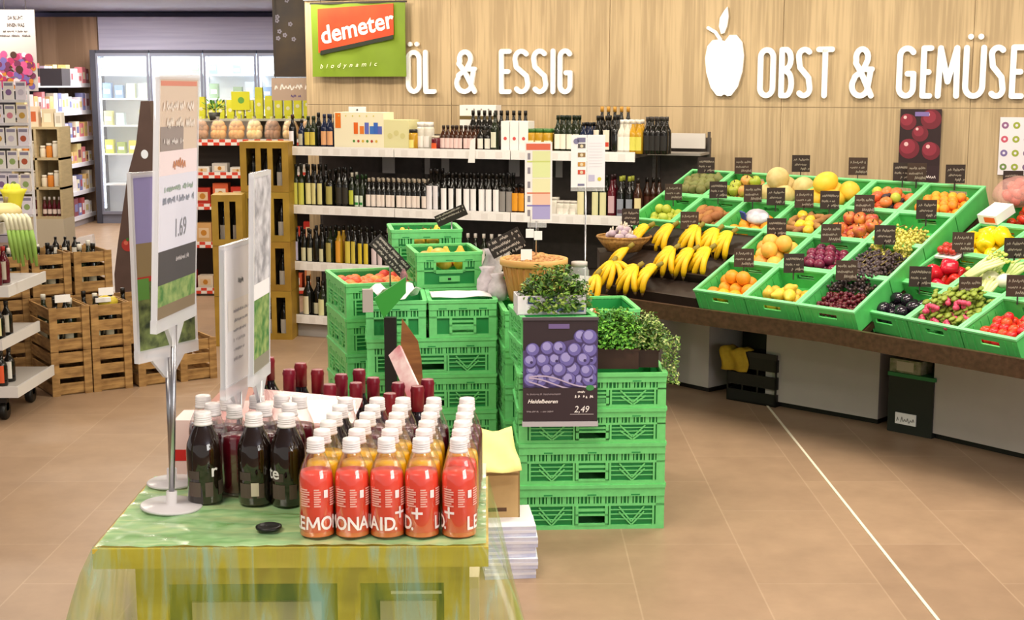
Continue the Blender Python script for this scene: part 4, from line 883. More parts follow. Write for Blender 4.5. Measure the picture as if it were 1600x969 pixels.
FP = {
 'orange': fruit_proto('orange', .040, mat('orange_peel', '#f09a22', .45, bump=.15, nscale=120, vary=V_)),
 'grapefruit': fruit_proto('grapefruit', .047, mat('grapefruit_peel', '#f0a548', .45, color2='#f5bb4a', nscale=6, vary=V_)),
 'lemon': fruit_proto('lemon', .031, mat('lemon_peel', '#eec52e', .4, vary=V_), prof=[(0, -1.25), (.18, -1.15), (.6, -.85), (.95, -.3), (1, .1), (.85, .6), (.45, 1.0), (.18, 1.15), (0, 1.25)]),
 'pear': fruit_proto('pear', .034, mat('yellow_pear_skin', '#dcb43c', .45, color2='#c9a53a', nscale=7, vary=V_), prof=PEAR, stem='#5a4424'),
 'green_apple': fruit_proto('green_apple', .036, mat('green_apple_skin', '#a8b43c', .35, vary=V_), prof=APPLE, stem='#5a4424'),
 'pink_apple': fruit_proto('pink_apple', .036, mat('pink_apple_skin', '#d98c52', .35, color2='#b8b048', nscale=9, vary=V_), prof=APPLE, stem='#5a4424'),
 'red_apple': fruit_proto('red_apple', .037, mat('red_apple_skin', '#a8263c', .3, color2='#e6a03c', nscale=11, vary=V_), prof=APPLE, stem='#5a4424'),
 'avocado': fruit_proto('avocado', .034, mat('avocado_skin', '#6b6f38', .6, color2='#82804a', nscale=14, vary=V_), prof=PEAR),
 'melon': fruit_proto('melon', .068, mat('net_melon_skin', '#d6c184', .65, color2='#c4ad6a', nscale=22, bump=.3, vary=.05), (1, 1, .95), n=20, k=12),
 'yellow_melon': fruit_proto('yellow_melon', .063, mat('yellow_melon_skin', '#ecc43c', .5, color2='#e0b22e', nscale=7, vary=.06), (.95, 1.2, .92), n=20, k=12),
 'persimmon': fruit_proto('persimmon', .036, mat('persimmon_skin', '#e0703a', .35, vary=V_), (1, 1, .82), extra=calyx('#6a7a3a')),
 'fig': fruit_proto('fig', .024, mat('fig_skin', '#3c2c34', .5, vary=V_), prof=PEAR),
 'apricot': fruit_proto('apricot', .027, mat('apricot_skin', '#f7a826', .5, color2='#e8642a', nscale=14, vary=.14)),
 'potato': fruit_proto('potato', .036, mat('potato_skin', '#b07a42', .7, color2='#94602e', nscale=18, vary=V_), (1.25, .85, .8), wob=lambda a, z: 1+.06*sin(3*a+4*z)),
 'lime': fruit_proto('lime', .030, mat('lime_peel', '#b3bb40', .45, vary=V_)),
 'ginger': fruit_proto('ginger_root', .024, mat('ginger_skin', '#a97a46', .75, color2='#8c5e30', nscale=24, vary=V_), (1.9, .8, .8), wob=lambda a, z: 1+.22*sin(5*a+5*z)),
 'plum': fruit_proto('plum', .030, mat('plum_skin', '#7c2342', .25, color2='#56203a', nscale=8, vary=V_), (1, 1, .96)),
 'cherry': fruit_proto('cherry', .0125, mat('cherry_skin', '#5c1a26', .25, vary=V_), n=8, k=6, stem='#5a5a2a'),
 'eggplant': fruit_proto('small_eggplant', .030, mat('black_eggplant_skin', '#221a26', .15, spec=.8), (1.05, 1.3, .95), extra=None),
 'bell_pepper': fruit_proto('bell_pepper', .045, mat('red_pepper_skin', '#c9281c', .2, vary=.12), prof=[(0, -.75), (.35, -.95), (.7, -.8), (.86, -.2), (.95, .4), (.85, .8), (.5, .95), (.2, .78), (0, .74)], stem='#4c7a2c', n=20, wob=lambda a, z: 1+.09*cos(4*a)),
 'yellow_pepper': fruit_proto('yellow_pepper', .050, mat('yellow_pepper_skin', '#f0c416', .22, vary=.06), prof=[(0, -.75), (.35, -.95), (.7, -.8), (.86, -.2), (.95, .4), (.85, .8), (.5, .95), (.2, .78), (0, .74)], stem='#4c7a2c', n=20, wob=lambda a, z: 1+.09*cos(4*a)),
 'tomato': fruit_proto('tomato', .026, mat('tomato_skin', '#d03420', .25, vary=.08), (1, 1, .88), extra=calyx('#3f6a2c')),
 'white_grapes': grapebunch('grape_bunch', mat('white_grape', '#cfc65c', .3, vary=.06), .0085, 60, 1), 'black_grapes': grapebunch('dark_grape_bunch', mat('dark_grape', '#39323f', .35, color2='#4c3a34', nscale=30, vary=.06), .009, 60, 2),
}
def leafy(name, kind):
    mb = MB(); rn = random.Random(len(name)); o = None
    if kind == 'radish':
        for k in range(9): a = rn.uniform(-.045, .045); mb.ball((a, rn.uniform(-.05, -.01), rn.uniform(.0, .04)), .013, mat('radish_skin', '#cf4a68', .35), 8, 6)
        o = mb.build(name); mb = MB()
        for k in range(26): x = rn.uniform(-.05, .05); y = rn.uniform(0, .09); z = rn.uniform(.01, .05); mb.ball((x, y, z), rn.uniform(.012, .02), mat('radish_leaf', '#8a9a34', .5, color2='#6a7a24', nscale=30), 6, 4, (1, 1.3, .5))
        mb.build('leaves', o)
    if kind == 'celery':
        for k in range(7): x = -.035+.012*k; mb.tube([(x*.6, -.09, .01), (x, 0, .03+.01*(k % 2)), (x*2, .08, .04)], [.012, .010, .006], mat('celery_stalk', '#dfe2a0', .4, noise=.1), 7)
        o = mb.build(name); mb = MB()
        for k in range(30): mb.ball((rn.uniform(-.07, .07), rn.uniform(.04, .12), rn.uniform(.02, .06)), rn.uniform(.008, .014), mat('celery_leaf', '#b6c45a', .5), 6, 4, (1, 1, .6))
        mb.build('leaves', o)
    if kind == 'fennel':
        mb.ball((0, -.03, .03), .042, mat('fennel_bulb', '#eceacb', .4, noise=.06), 12, 8, (1, 1, .85)); o = mb.build(name); mb = MB()
        for k in range(4): mb.tube([(-.02+.014*k, 0, .04), (-.05+.034*k, .06, .07), (-.07+.045*k, .11, .06)], [.012, .010, .004], mat('fennel_stalk', '#c4d68a', .4), 7)
        mb.build('stalk', o)
    return Proto(o)
FP['radish'] = leafy('radish_bunch', 'radish'); FP['celery'] = leafy('celery_bunch', 'celery'); FP['fennel'] = leafy('fennel_bulb', 'fennel')
CATN = {'white_grapes': 'grapes', 'black_grapes': 'grapes', 'green_apple': 'apple', 'pink_apple': 'apple', 'red_apple': 'apple', 'yellow_melon': 'melon', 'bell_pepper': 'pepper', 'yellow_pepper': 'pepper', 'radish': 'radishes', 'celery': 'celery', 'fennel': 'fennel', 'ginger': 'ginger', 'eggplant': 'eggplant'}
LABN = {'orange': 'round orange', 'grapefruit': 'large orange citrus fruit', 'lemon': 'yellow lemon', 'pear': 'yellow pear', 'green_apple': 'yellow-green apple', 'pink_apple': 'pinkish apple', 'red_apple': 'red and yellow apple', 'avocado': 'dull olive-green fruit', 'melon': 'round cream-coloured melon',
        'yellow_melon': 'bright yellow melon', 'persimmon': 'orange-red persimmon', 'fig': 'small dark fig', 'apricot': 'small orange-yellow fruit', 'potato': 'brown knobbly root', 'lime': 'light green fruit', 'ginger': 'brown ginger-like root', 'plum': 'dark purplish-red plum', 'cherry': 'small dark red cherry',
        'eggplant': 'shiny black round vegetable', 'bell_pepper': 'shiny red pepper', 'yellow_pepper': 'bright yellow pepper', 'tomato': 'small red tomato', 'white_grapes': 'bunch of yellow-green grapes', 'black_grapes': 'bunch of dark grapes', 'radish': 'pink radish bunch', 'celery': 'pale green celery bunch', 'fennel': 'white fennel bulb'}
LN = ['one', 'two', 'three', 'four', 'five', 'six', 'seven', 'eight', 'nine', 'ten']
def fill(B, u, v, wu, wl, items, sp, where, depth=-.095, rows=None, umin=.03, umax=None, vmin=.03, vmax=None, upright=False, second=.45, seed=None, flat=False):
    rn = random.Random(seed if seed is not None else hash((round(u*10), round(v*10), sp)) % 999)
    u1 = umax if umax else wu-.03; v1 = vmax if vmax else wl-.03; r = sp/2
    spots_ = []; ny = int((v1-vmin-sp)/(sp*.87))+1; nx = int((u1-umin)/sp)
    for j in range(max(ny, 1)):
        for i in range(nx):
            x = umin+r+(i+(.5 if j % 2 else 0))*sp+rn.uniform(-.05, .05)*sp; y = vmin+r+j*sp*.87+rn.uniform(-.05, .05)*sp
            if x > u1-r*.6: continue
            spots_.append((x, y, depth+r*.95, 'line %s from front, %s' % (LN[min(j, 9)], nth(i))))
    if second:
        for j in range(ny-1):
            for i in range(nx-1):
                if rn.random() > second: continue
                x = umin+sp+(i+(.5 if j % 2 else 0))*sp; y = vmin+r+(j+.5)*sp*.87
                if x > u1-r: continue
                spots_.append((x, y, depth+r*.95+sp*.74, 'upper layer, line %s, %s' % (LN[min(j, 9)], nth(i))))
    for (x, y, z, pos) in spots_:
        it = rn.choice(items); nm = LABN[it]
        if it in ('black_grapes', 'white_grapes', 'radish', 'celery', 'fennel') or flat: Rm = Matrix.Rotation(rn.uniform(-.5, .5), 4, 'Z')
        elif it in ('bell_pepper', 'yellow_pepper', 'pear', 'avocado', 'fig', 'lemon'): Rm = Matrix.Rotation(rn.uniform(0, 6.3), 4, 'Z') @ Matrix.Rotation(rn.uniform(.7, 1.8), 4, 'X')
        elif it in ('ginger', 'potato', 'yellow_melon', 'eggplant'): Rm = Matrix.Rotation(rn.uniform(0, 3.1), 4, 'Z')
        else: Rm = Matrix.Rotation(rn.uniform(0, 6.3), 4, 'Z') @ Matrix.Rotation(rn.uniform(0, .6), 4, 'X')
        o = FP[it].put(M=B @ Matrix.Translation((u*wu+x, v*wl+y, z)) @ Rm)
        tag(o, '%s, %s%s' % (nm, where, '' if it in ('cherry', 'black_grapes', 'white_grapes', 'ginger') else ', '+pos), CATN.get(it, it.replace('_', ' ')), '%s in %s' % (nm, where))
colw = {-3: 'leftmost', -2: 'second', -1: 'third', 0: 'fourth', 1: 'fifth', 2: 'sixth'}
cells = {(-3, 3): ('back row, leftmost', ['avocado'], .056, .95), (-2, 3): ('back row, second', ['green_apple', 'pink_apple', 'green_apple', 'pink_apple'], .070, .8), (-1, 3): ('back row, third', ['melon'], .116, .9),
         (0, 3): ('back row, fourth', ['yellow_melon'], .112, .9), (1, 3): ('back row, fifth', ['persimmon', 'fig', 'fig', 'persimmon', 'lime'], .060, .85), (2, 3): ('back row, rightmost', ['apricot'], .050, .95),
         (-3, 2): ('upper middle row, leftmost', ['lime'], .058, .5), (-2, 2): ('upper middle row, second', ['potato'], .060, .95), (-1, 2): ('upper middle row, third', ['orange'], .076, .0),
         (0, 2): ('upper middle row, fourth', ['ginger', 'ginger', 'ginger', 'lemon'], .056, .95), (1, 2): ('upper middle row, fifth', ['red_apple'], .070, .7), (2, 2): ('upper middle row, rightmost', ['white_grapes'], .062, .9),
         (0, 1): ('lower middle row, left', ['grapefruit'], .088, .85), (1, 1): ('lower middle row, middle', ['plum'], .057, .9), (2, 1): ('lower middle row, right', ['black_grapes'], .058, .9),
         (0, 0): ('front row, left', ['orange'], .076, .8), (1, 0): ('front row, middle', ['pear'], .066, .5), (2, 0): ('front row, right', ['cherry'], .0255, .5)}
for (u, v), (wh, it, sp, sec) in cells.items():
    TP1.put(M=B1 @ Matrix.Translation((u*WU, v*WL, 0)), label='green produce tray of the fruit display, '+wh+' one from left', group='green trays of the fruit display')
    kw = dict(depth=-.085)
    if (u, v) in ((-1, 3), (0, 3)): kw = dict(depth=-.06)
    if (u, v) in ((1, 3), (2, 3), (-3, 3)): kw = dict(depth=-.07)
    if (u, v) == (2, 0): kw = dict(depth=-.072, vmax=.24)
    if (u, v) == (0, 0): kw = dict(depth=-.09)
    if (u, v) in ((1, 0), (-3, 2), (-1, 2)): kw = dict(vmax=.24)
    if (u, v) == (2, 2): kw = dict(depth=-.08, vmax=.24)
    fill(B1, u, v, WU, WL, it, sp, wh+' tray', second=sec, seed=u*7+v, **kw)
cells2 = {(0, 0): ('front row, left', ['eggplant'], .060, .8), (1, 0): ('front row, middle', ['radish'], .080, .7), (2, 0): ('front row, right', ['tomato'], .050, .9),
          (0, 1): ('second row, left', ['bell_pepper'], .080, .7), (1, 1): ('second row, middle', ['celery', 'fennel'], .10, .7), (2, 1): ('second row, right', ['bell_pepper'], .085, .2),
          (0, 2): ('third row, left', ['yellow_pepper'], .086, .95), (1, 2): ('third row, right', ['yellow_pepper'], .088, .4), (0, 3): ('back row, left', ['tomato'], .054, .3), (1, 3): ('back row, right', ['tomato'], .06, .3)}
for (u, v), (wh, it, sp, sec) in cells2.items():
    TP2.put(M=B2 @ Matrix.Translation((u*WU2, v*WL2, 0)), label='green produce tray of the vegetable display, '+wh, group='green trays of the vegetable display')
    kw = dict(depth=-.08) if it[0] in ('celery', 'radish') else {}
    if (u, v) in ((0, 1),): kw = dict(umin=.06)
    fill(B2, u, v, WU2, WL2, it, sp, 'vegetable '+wh+' tray', second=sec, seed=u*5+v+3, **kw)
# pinkish net bag and white carton on the vegetable block
t = thing('net_bag', 'pinkish net bag of tomatoes on the vegetable display, upper right corner', 'bag', M=B2 @ Matrix.Translation((on_blk(B2, 1592, 312).x, on_blk(B2, 1592, 312).y, .0)))
mb = MB(); rn = random.Random(2)
for k in range(22): mb.ball((rn.uniform(-.07, .07), rn.uniform(-.06, .06), rn.uniform(.01, .07)), .027, mat('bagged_tomato', '#cf5c4a', .3), 8, 6)
mb.build('bag_contents', t); mb = MB(); mb.ball((.0, 0, .045), .11, mat('pink_net', '#f0b6ae', .3, alpha=.35), 16, 9, (1.2, 1, .7), wob=lambda a, z: 1+.06*sin(7*a)); mb.build('net', t)
t = thing('white_carton', 'white carton with orange print leaning between the two tray blocks', 'carton', M=B2 @ Matrix.Translation((.03, 2.62*WL2, .01)))
mb = MB(); mb.box(-.02, .10, 0, .10, .24, .05, WHITE); mb.build('box_body', t); mb = MB(); mb.add([(.02, .099, .01), (.09, .099, .01), (.09, .099, .04), (.02, .099, .04)], [(0, 1, 2, 3)], C('#e0622a')); mb.build('orange_print', t)
t = thing('fruit_punnet', 'clear punnet of red fruit with white paper on the red pepper tray', 'punnet', M=B2 @ Matrix.Translation((.02, 1.78*WL2, .0)))
mb = MB(); mb.box(0, 0, .0, .14, .10, .012, WHITE)
mb.build('paper', t); mb = MB()
for k in range(6): mb.ball((.03+.038*(k % 3), .03+.04*(k//3), .035), .022, C('#b8382c', .3), 9, 6)
mb.build('red_fruit', t)
t = thing('printed_bag', 'blue and grey printed bag lying in the third tray of oranges', 'bag', M=B1 @ Matrix.Translation((-.55*WU, 2.55*WL, -.02)) @ Matrix.Rotation(R(-20), 4, 'Z'))
mb = MB(); mb.ball((.03, 0, .01), .075, mat('grey_bag_film', '#a8a4b4', .3, color2='#d9d4da', nscale=20), 12, 8, (1.25, .8, .5)); mb.build('bag_body', t); mb = MB(); mb.box(-.06, -.055, .0, -.01, -.045, .05, C('#34408c')); mb.build('blue_label', t)

# bananas --------------------------------------------------------
BAN = mat('banana_skin', '#f3c81e', .45, color2='#e8b814', nscale=10, vary=.04); BTIP = C('#5a4420')
def banana_bunch(n, seed):
    rn = random.Random(seed); t = thing('banana_bunch', 'x', 'bananas')
    for k in range(n):
        a = (k-(n-1)/2)*.44+rn.uniform(-.05, .05); pts = []; rs = []
        for i in range(10):
            f = i/9; bend = .085*sin(pi*f); L = .225*f
            x = L*sin(a)*.8+bend*.55; y = -L*cos(a)*.85; z = .055-.075*f+.045*sin(pi*f)
            pts.append((x, y, z)); rs.append(.0175*(min(1, .32+2.6*f, .35+3.2*(1-f))))
        mb = MB(); mb.tube(pts[:-1], rs[:-1], BAN, 7); mb.tube([pts[-2], pts[-1]], [rs[-2]*.9, .004], BTIP, 6); mb.build('banana', t)
    mb = MB(); mb.tube([(0, .035, .062), (0, .01, .058), (0, -.01, .05)], [.012, .015, .014], mat('banana_crown', '#8a7a2a', .6), 8); mb.build('crown', t)
    return Proto(t)
BBP = [banana_bunch(3, 1), banana_bunch(6, 2), banana_bunch(5, 3)]
bl = ['small banana bunch in front of the shallow basket', 'banana bunch at the left end of the lower step', 'banana bunch in the middle of the lower step', 'banana bunch at the right end of the lower step', 'banana bunch on the upper step beside the shallow basket', 'banana bunch on the upper step under the lime tray',
      'banana bunch on the middle step, left', 'banana bunch on the middle step, centre', 'banana bunch on the middle step next to the oranges', 'banana bunch on the upper step under the brown root tray', 'banana bunch on the upper step, second from the orange citrus', 'banana bunch on the upper step against the orange citrus tray',
      'banana bunch at the far left edge behind the herbs']
for (px, py, k, rz), lb in zip([(990, 398, 0, -25), (965, 420, 1, 15), (1005, 428, 1, -30), (1035, 428, 2, -45), (1022, 365, 2, -45), (1060, 364, 2, -35), (1062, 400, 1, -30), (1092, 402, 2, -35), (1118, 400, 2, -30), (1100, 366, 1, -25), (1130, 370, 2, -25), (1152, 375, 2, -30), (940, 440, 0, 10)], bl):
    q = on_blk(B1, px, py, -.03); BBP[k].put(M=B1 @ Matrix.Translation((q.x, q.y, -.03)) @ Matrix.Rotation(R(rz-12), 4, 'Z') @ Matrix.Rotation(R(12), 4, 'X'), label=lb, group='banana bunches')
# shallow basket with garlic
q = aty(975, 392, 8.35)
t = thing('shallow_basket', 'shallow woven basket left of the bananas', 'basket', (q.x, 8.35, q.z)); WK = mat('wicker', '#b58a4c', .7, color2='#8a6230', nscale=60, bump=.4)
mb = MB(); mb.lathe([(.10, 0), (.14, .05), (.165, .085), (.155, .085), (.13, .05), (.09, .012)], WK, 24, Matrix.Scale(1.0, 4)); mb.build('basket_body', t); mb = MB(); mb.tube([(.16*cos(a*pi/12), .16*sin(a*pi/12), .087) for a in range(25)], .008, WK, 6); mb.build('rim', t)
rn = random.Random(6)
fp = fruit_proto('garlic_bulb', .03, mat('garlic_skin', '#cbbcc0', .6, color2='#a892a0', nscale=14), (1, 1, .8), wob=lambda a, z: 1+.07*cos(7*a), extra=lambda o: (lambda mb: (mb.tube([(0, 0, .022), (.003, 0, .045)], [.008, .003], C('#d8ccb8'), 6), mb.build('stalk', o)))(MB()))
for k in range(16): a = rn.uniform(0, 6.3); rr = rn.uniform(0, .11); tag(fp.put(loc=(q.x+rr*cos(a), 8.35+rr*sin(a), q.z+.075+.07*(1-rr/.11)*rn.random()+.01)), 'pale lilac garlic bulb heaped in the shallow basket', 'garlic', 'garlic bulbs in the shallow basket')
mb = MB(); mb.box(-.15, -.08, 0, .16, .16, q.z, STEP); tag(mb.build('basket_stand', loc=(q.x, 8.35, 0)), 'dark narrow stand under the shallow basket left of the bananas', 'stand')

# chalk price boards ------------------------------------------------
CH = [C('#2e211b', .7), C('#3c2a20', .7)]; CHK = C('#968a7c', .8)
def chalk(seed, w=.105, h=.10):
    t = thing('price_board', 'x', 'price board'); mb = MB(); mb.box(-w/2, 0, .012, w/2, .004, .012+h, CH[seed % 2]); mb.build('board', t)
    mb = MB(); scrawl(mb, -w*.4, w*.4, h*.76, h*.18, CHK, -.001, seed); scrawl(mb, -w*.42, w*.3, h*.48, h*.15, CHK, -.001, seed+20); scrawl(mb, -w*.1, w*.42, h*.22, h*.2, CHK, -.001, seed+40); mb.build('chalk_writing', t)
    mb = MB(); mb.bar((0, .006, -.025), (0, .006, .04), .012, .005, DARK); mb.build('clip', t); return Proto(t)
CB = [chalk(i) for i in range(4)]
brd = [(1, 1103, 274, 'above the dull olive-green fruit'), (1, 1161, 275, 'above the yellow-green apples'), (1, 1251, 272, 'above the cream melons'), (1, 1340, 277, 'above the yellow melons'), (1, 1410, 286, 'above the persimmons, left one'), (1, 1432, 287, 'above the persimmons, right one'), (1, 1492, 290, 'above the apricots at the back right'),
       (1, 1052, 316, 'between the lime tray and the back left tray'), (1, 1122, 313, 'above the brown roots'), (1, 1176, 319, 'above the blue and grey bag, left one'), (1, 1212, 324, 'above the blue and grey bag, right one'), (1, 1256, 328, 'above the ginger roots'), (1, 1296, 330, 'between ginger roots and red apples'), (1, 1350, 337, 'above the red and yellow apples'), (1, 1447, 346, 'above the yellow-green grapes'),
       (1, 1077, 361, 'above the bananas'), (1, 1213, 373, 'above the large orange citrus'), (1, 1298, 383, 'above the dark plums'), (1, 1382, 386, 'above the dark grapes'), (1, 1162, 421, 'above the round oranges in front'), (1, 1240, 430, 'above the yellow pears'), (1, 1322, 442, 'above the dark cherries'), (1, 985, 355, 'above the garlic basket'),
       (2, 1504, 398, 'above the red peppers'), (2, 1437, 452, 'above the shiny black vegetables'), (2, 1515, 470, 'above the radishes'), (2, 1585, 408, 'above the celery'), (2, 1590, 468, 'above the front tomatoes'), (2, 1582, 300, 'on the net bag at the right edge')]
for i, (b, px, py, wh) in enumerate(brd):
    B = B1 if b == 1 else B2; q = on_blk(B, px, py, .012); P = B @ Vector((q.x, q.y, .012))
    CB[i % 4].put(loc=P, rz=R(random.uniform(-14, 2)), label='dark chalk price board '+wh, group='chalk price boards on the produce display')

# under the counter --------------------------------------------------
p = atz(1105, 625, 0); t = thing('black_crate', 'black crate with yellow cloth under the counter, left gap', 'crate', (1.25, 8.03, 0), R(-42))
mb = MB(); w, d, h = .33, .26, .30
for z in (0, .10, .20): mb.box(0, 0, z, w, .01, z+.07, BLACK); mb.box(0, d-.01, z, w, d, z+.07, BLACK); mb.box(0, 0, z, .01, d, z+.07, BLACK); mb.box(w-.01, 0, z, w, d, z+.07, BLACK)
for x in (0, .1, .2, w-.01): mb.box(x, 0.001, 0, x+.01, .009, h-.02, BLACK)
mb.box(0, 0, h-.03, w, .012, h, DARK); mb.box(0, 0, 0, w, d, .01, BLACK); mb.build('crate_body', t)
mb = MB(); YC = mat('yellow_cloth_weave', '#d3ad2e', .8, color2='#b08d1e', nscale=12); n = 9; vs = []; fs = []
for i in range(n+1):
    for j in range(n+1): x = .17*i/n; s = .20*j/n; vs.append((-.03+x+.01*sin(s*40), -.018-.012*sin(x*60+s*20) if s < .13 else -.018+(s-.13), .18+s if s < .13 else .31+.01*sin(x*60)))
for i in range(n):
    for j in range(n): a = i*(n+1)+j; fs.append((a, a+n+1, a+n+2, a+1))
mb.add(vs, fs, YC, True); o = mb.build('yellow_cloth', loc=(1.25, 8.03, 0), rz=R(-42)); tag(o, 'mustard yellow cloth hanging over the black crate under the counter', 'cloth'); sm = o.modifiers.new('s', 'SOLIDIFY'); sm.thickness = .006
t = thing('storage_bin', 'black bin with green rim and white label under the counter, right gap', 'bin', (1.99, 7.28, 0), R(-46))
mb = MB(); mb.box(0, 0, 0, .26, .25, .30, mat('bin_black', '#20231f', .5)); mb.box(-.005, -.006, .30, .27, .26, .32, C('#2f7a44')); mb.build('bin_body', t); mb = MB(); mb.box(.05, -.008, .05, .17, -.001, .11, WHITE); scrawl(mb, .06, .16, .06, .03, GREY, -.009, 3); mb.build('white_label', t)
t = thing('seed_carton', 'small printed cream carton on top of the green bin', 'carton', (1.985, 7.29, .321), R(-46)); mb = MB(); mb.box(.01, 0, 0, .19, .12, .07, mat('carton_print', '#9a937c', .6, color2='#5f6a3c', nscale=30)); mb.build('box_body', t); mb = MB(); rect(mb, .05, .01, .15, .06, -.001, C('#b9b09a')); mb.build('front_print', t)
# ------------------------------------------------------------------ island of stacked green crates
GDK = mat('green_crate_shaded_inner', '#1c8a44', .5)  # darker copy of the crate green, painting in shade behind ribs and in slots
def crate_face(mb, L, h, M, hi=False):
    # face in the xz plane, outside towards -y, wall 12 mm thick behind y = 0
    hw = min(.055, L*.16) if not hi else .065; hz0, hz1 = (h*.13, h*.30) if not hi else (h*.50, h*.72)
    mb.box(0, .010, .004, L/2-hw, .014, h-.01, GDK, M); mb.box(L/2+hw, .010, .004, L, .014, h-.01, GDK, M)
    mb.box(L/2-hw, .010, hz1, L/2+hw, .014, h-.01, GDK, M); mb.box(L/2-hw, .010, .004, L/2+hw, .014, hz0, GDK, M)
    mb.box(0, -.004, h*.74, L, .010, h-.012, GREEN, M); mb.box(-.002, -.008, h-.014, L+.002, .014, h, GREEN, M)      # rim band and lip
    mb.box(0, 0, 0, L, .010, h*.09, GREEN, M); (mb.box(0, 0, h*.52, L, .008, h*.57, GREEN, M) if not hi else (mb.box(0, 0, h*.46, L, .008, h*.50, GREEN, M)))
    mb.box(.0, 0, h*.09, .035, .010, h*.74, GREEN, M); mb.box(L-.035, 0, h*.09, L, .010, h*.74, GREEN, M)
    mb.box(L/2-hw-.012, -.002, hz0-.01, L/2-hw, .012, h*(.74 if hi else .52), GREEN, M); mb.box(L/2+hw, -.002, hz0-.01, L/2+hw+.012, .012, h*(.74 if hi else .52), GREEN, M); mb.box(L/2-hw-.012, -.002, hz1, L/2+hw+.012, .012, hz1+.008, GREEN, M); mb.box(L/2-hw-.012, -.002, hz0-.008, L/2+hw+.012, .012, hz0, GREEN, M)
    mb.box(L/2-hw, 0, h*.40, L/2+hw, .010, h*.46, GREEN, M)
    if hi: mb.box(L/2-.05, -.001, h*.16, L/2+.05, .010, h*.32, GREEN, M); mb.box(L/2-.008, -.002, h*.21, L/2+.008, -.001, h*.27, BLACK, M)
    n = int((L-.07)/.016)
    for k in range(n):
        x = .035+(L-.07)*(k+.5)/n
        if hi and abs(x-L/2) < hw+.010: continue
        if (k % 7) in (2, 5): mb.box(x-.008, 0, h*.57, x+.008, .009, h*.74, GREEN, M)
        else: mb.box(x-.003, 0, h*.57, x+.003, .009, h*.74, GREEN, M)
    for (a, b) in ((.045, L/2-hw-.02), (L/2+hw+.02, L-.045)):
        if b-a < .04: continue
        for x in (a, b): mb.box(x-.004, 0, h*.09, x+.004, .009, h*.52, GREEN, M)
        for z in (.22, .33, .43): mb.box(a, .001, h*z-.002, b, .008, h*z+.002, GREEN, M)
        if b-a > .09:
            c = (a+b)/2
            for o_ in (0, .022, -.022):
                for sgn in (-1, 1):
                    p0 = M @ Vector((c+sgn*.052, .003, h*.50+o_)) ; p1 = M @ Vector((c, .003, h*.16+o_ if h*.16+o_ > h*.09 else h*.09))
                    if o_ <= 0: mb.bar(p0, p1, .006, .006, GREEN)
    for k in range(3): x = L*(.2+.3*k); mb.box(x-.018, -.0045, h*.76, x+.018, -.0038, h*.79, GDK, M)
def green_crate(w, d, h, hi=False):
    t = thing('plastic_crate', 'x', 'crate')
    I = Matrix.Identity(4)
    for nm, L, M in (('front_wall', w, I), ('rear_wall', w, Matrix.Translation((w, d, 0)) @ Matrix.Rotation(pi, 4, 'Z')),
                     ('side_wall', d-.03, Matrix.Translation((0, d-.015, 0)) @ Matrix.Rotation(-pi/2, 4, 'Z')), ('side_wall', d-.03, Matrix.Translation((w, .015, 0)) @ Matrix.Rotation(pi/2, 4, 'Z'))):
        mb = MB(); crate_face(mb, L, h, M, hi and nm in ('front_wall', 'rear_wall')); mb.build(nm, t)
    mb = MB(); mb.box(.014, .014, .002, w-.014, d-.014, .010, GREEN); mb.build('crate_floor', t)
    return t
CR = {}
def put_crate(w, d, h, loc, rz, label, grp='green crates of the island'):
    k = (w, d, h)
    if k not in CR: CR[k] = Proto(green_crate(w, d, h, hi='yellow' in label))
    return CR[k].put(loc=loc, rz=rz, label=label, group=grp)
def stack(x, y, rz, w, d, hs, nm, z0=0):
    z = z0
    for i, h in enumerate(hs):
        pos = {0: 'lowest', len(hs)-1: 'topmost'}.get(i, ['', 'second from below', 'third from below', 'fourth from below', 'fifth from below', 'sixth'][min(i, 5)]) if len(hs) > 1 else 'single'
        put_crate(w, d, h, (x, y, z), rz, 'green plastic crate in %s, %s' % (nm, pos)); z += h+.0005
    return z
def loc_of(x, y, rz, u, v, z): return Vector((x+u*cos(rz)-v*sin(rz), y+u*sin(rz)+v*cos(rz), z))
a1 = .045
zt = stack(.028, 5.579, a1, .6, .4, [.19, .175, .145, .145], 'the front stack carrying the herbs')            # .655
a1b = .16
stack(.045, 5.60, a1b, .30, .36, [.113, .113], 'the small upper pair behind the blueberry poster', z0=zt)
z1b = zt+.227
a2 = .10
zs2 = stack(-.655, 6.25, a2, .585, .39, [.169]*4, 'the wide stack left of the front stack')
put_crate(.305, .38, .172, loc_of(-.655, 6.25, a2, .282, .0, zs2), a2, 'green half crate with white paper on top, beside the black gap')
put_crate(.27, .38, .172, loc_of(-.655, 6.25, a2, -.002, .0, zs2), a2, 'green half crate left of the one with white paper, under the tilted green card')
zr = stack(-.80, 6.72, .30, .40, .56, [.172]*5, 'the leftmost stack topped with peaches')
zc = stack(-.36, 6.72, .18, .42, .40, [.169]*5, 'the stack under the two yellow-fruit crates')
put_crate(.315, .38, .170, loc_of(-.36, 6.72, .18, -.10, -.02, zc), .20, 'green crate with a yellow fruit on top, nearer one of two in line')
zd = stack(-.62, 7.22, .12, .42, .40, [.18]*5, 'the rear stack near the oil shelf')
put_crate(.36, .36, .172, loc_of(-.62, 7.22, .12, .0, -.02, zd), .14, 'green crate of yellow fruit, farther one of two in line')
zb2 = stack(-.03, 6.12, .10, .6, .4, [.165]*5, 'the stack carrying the walnut basket')
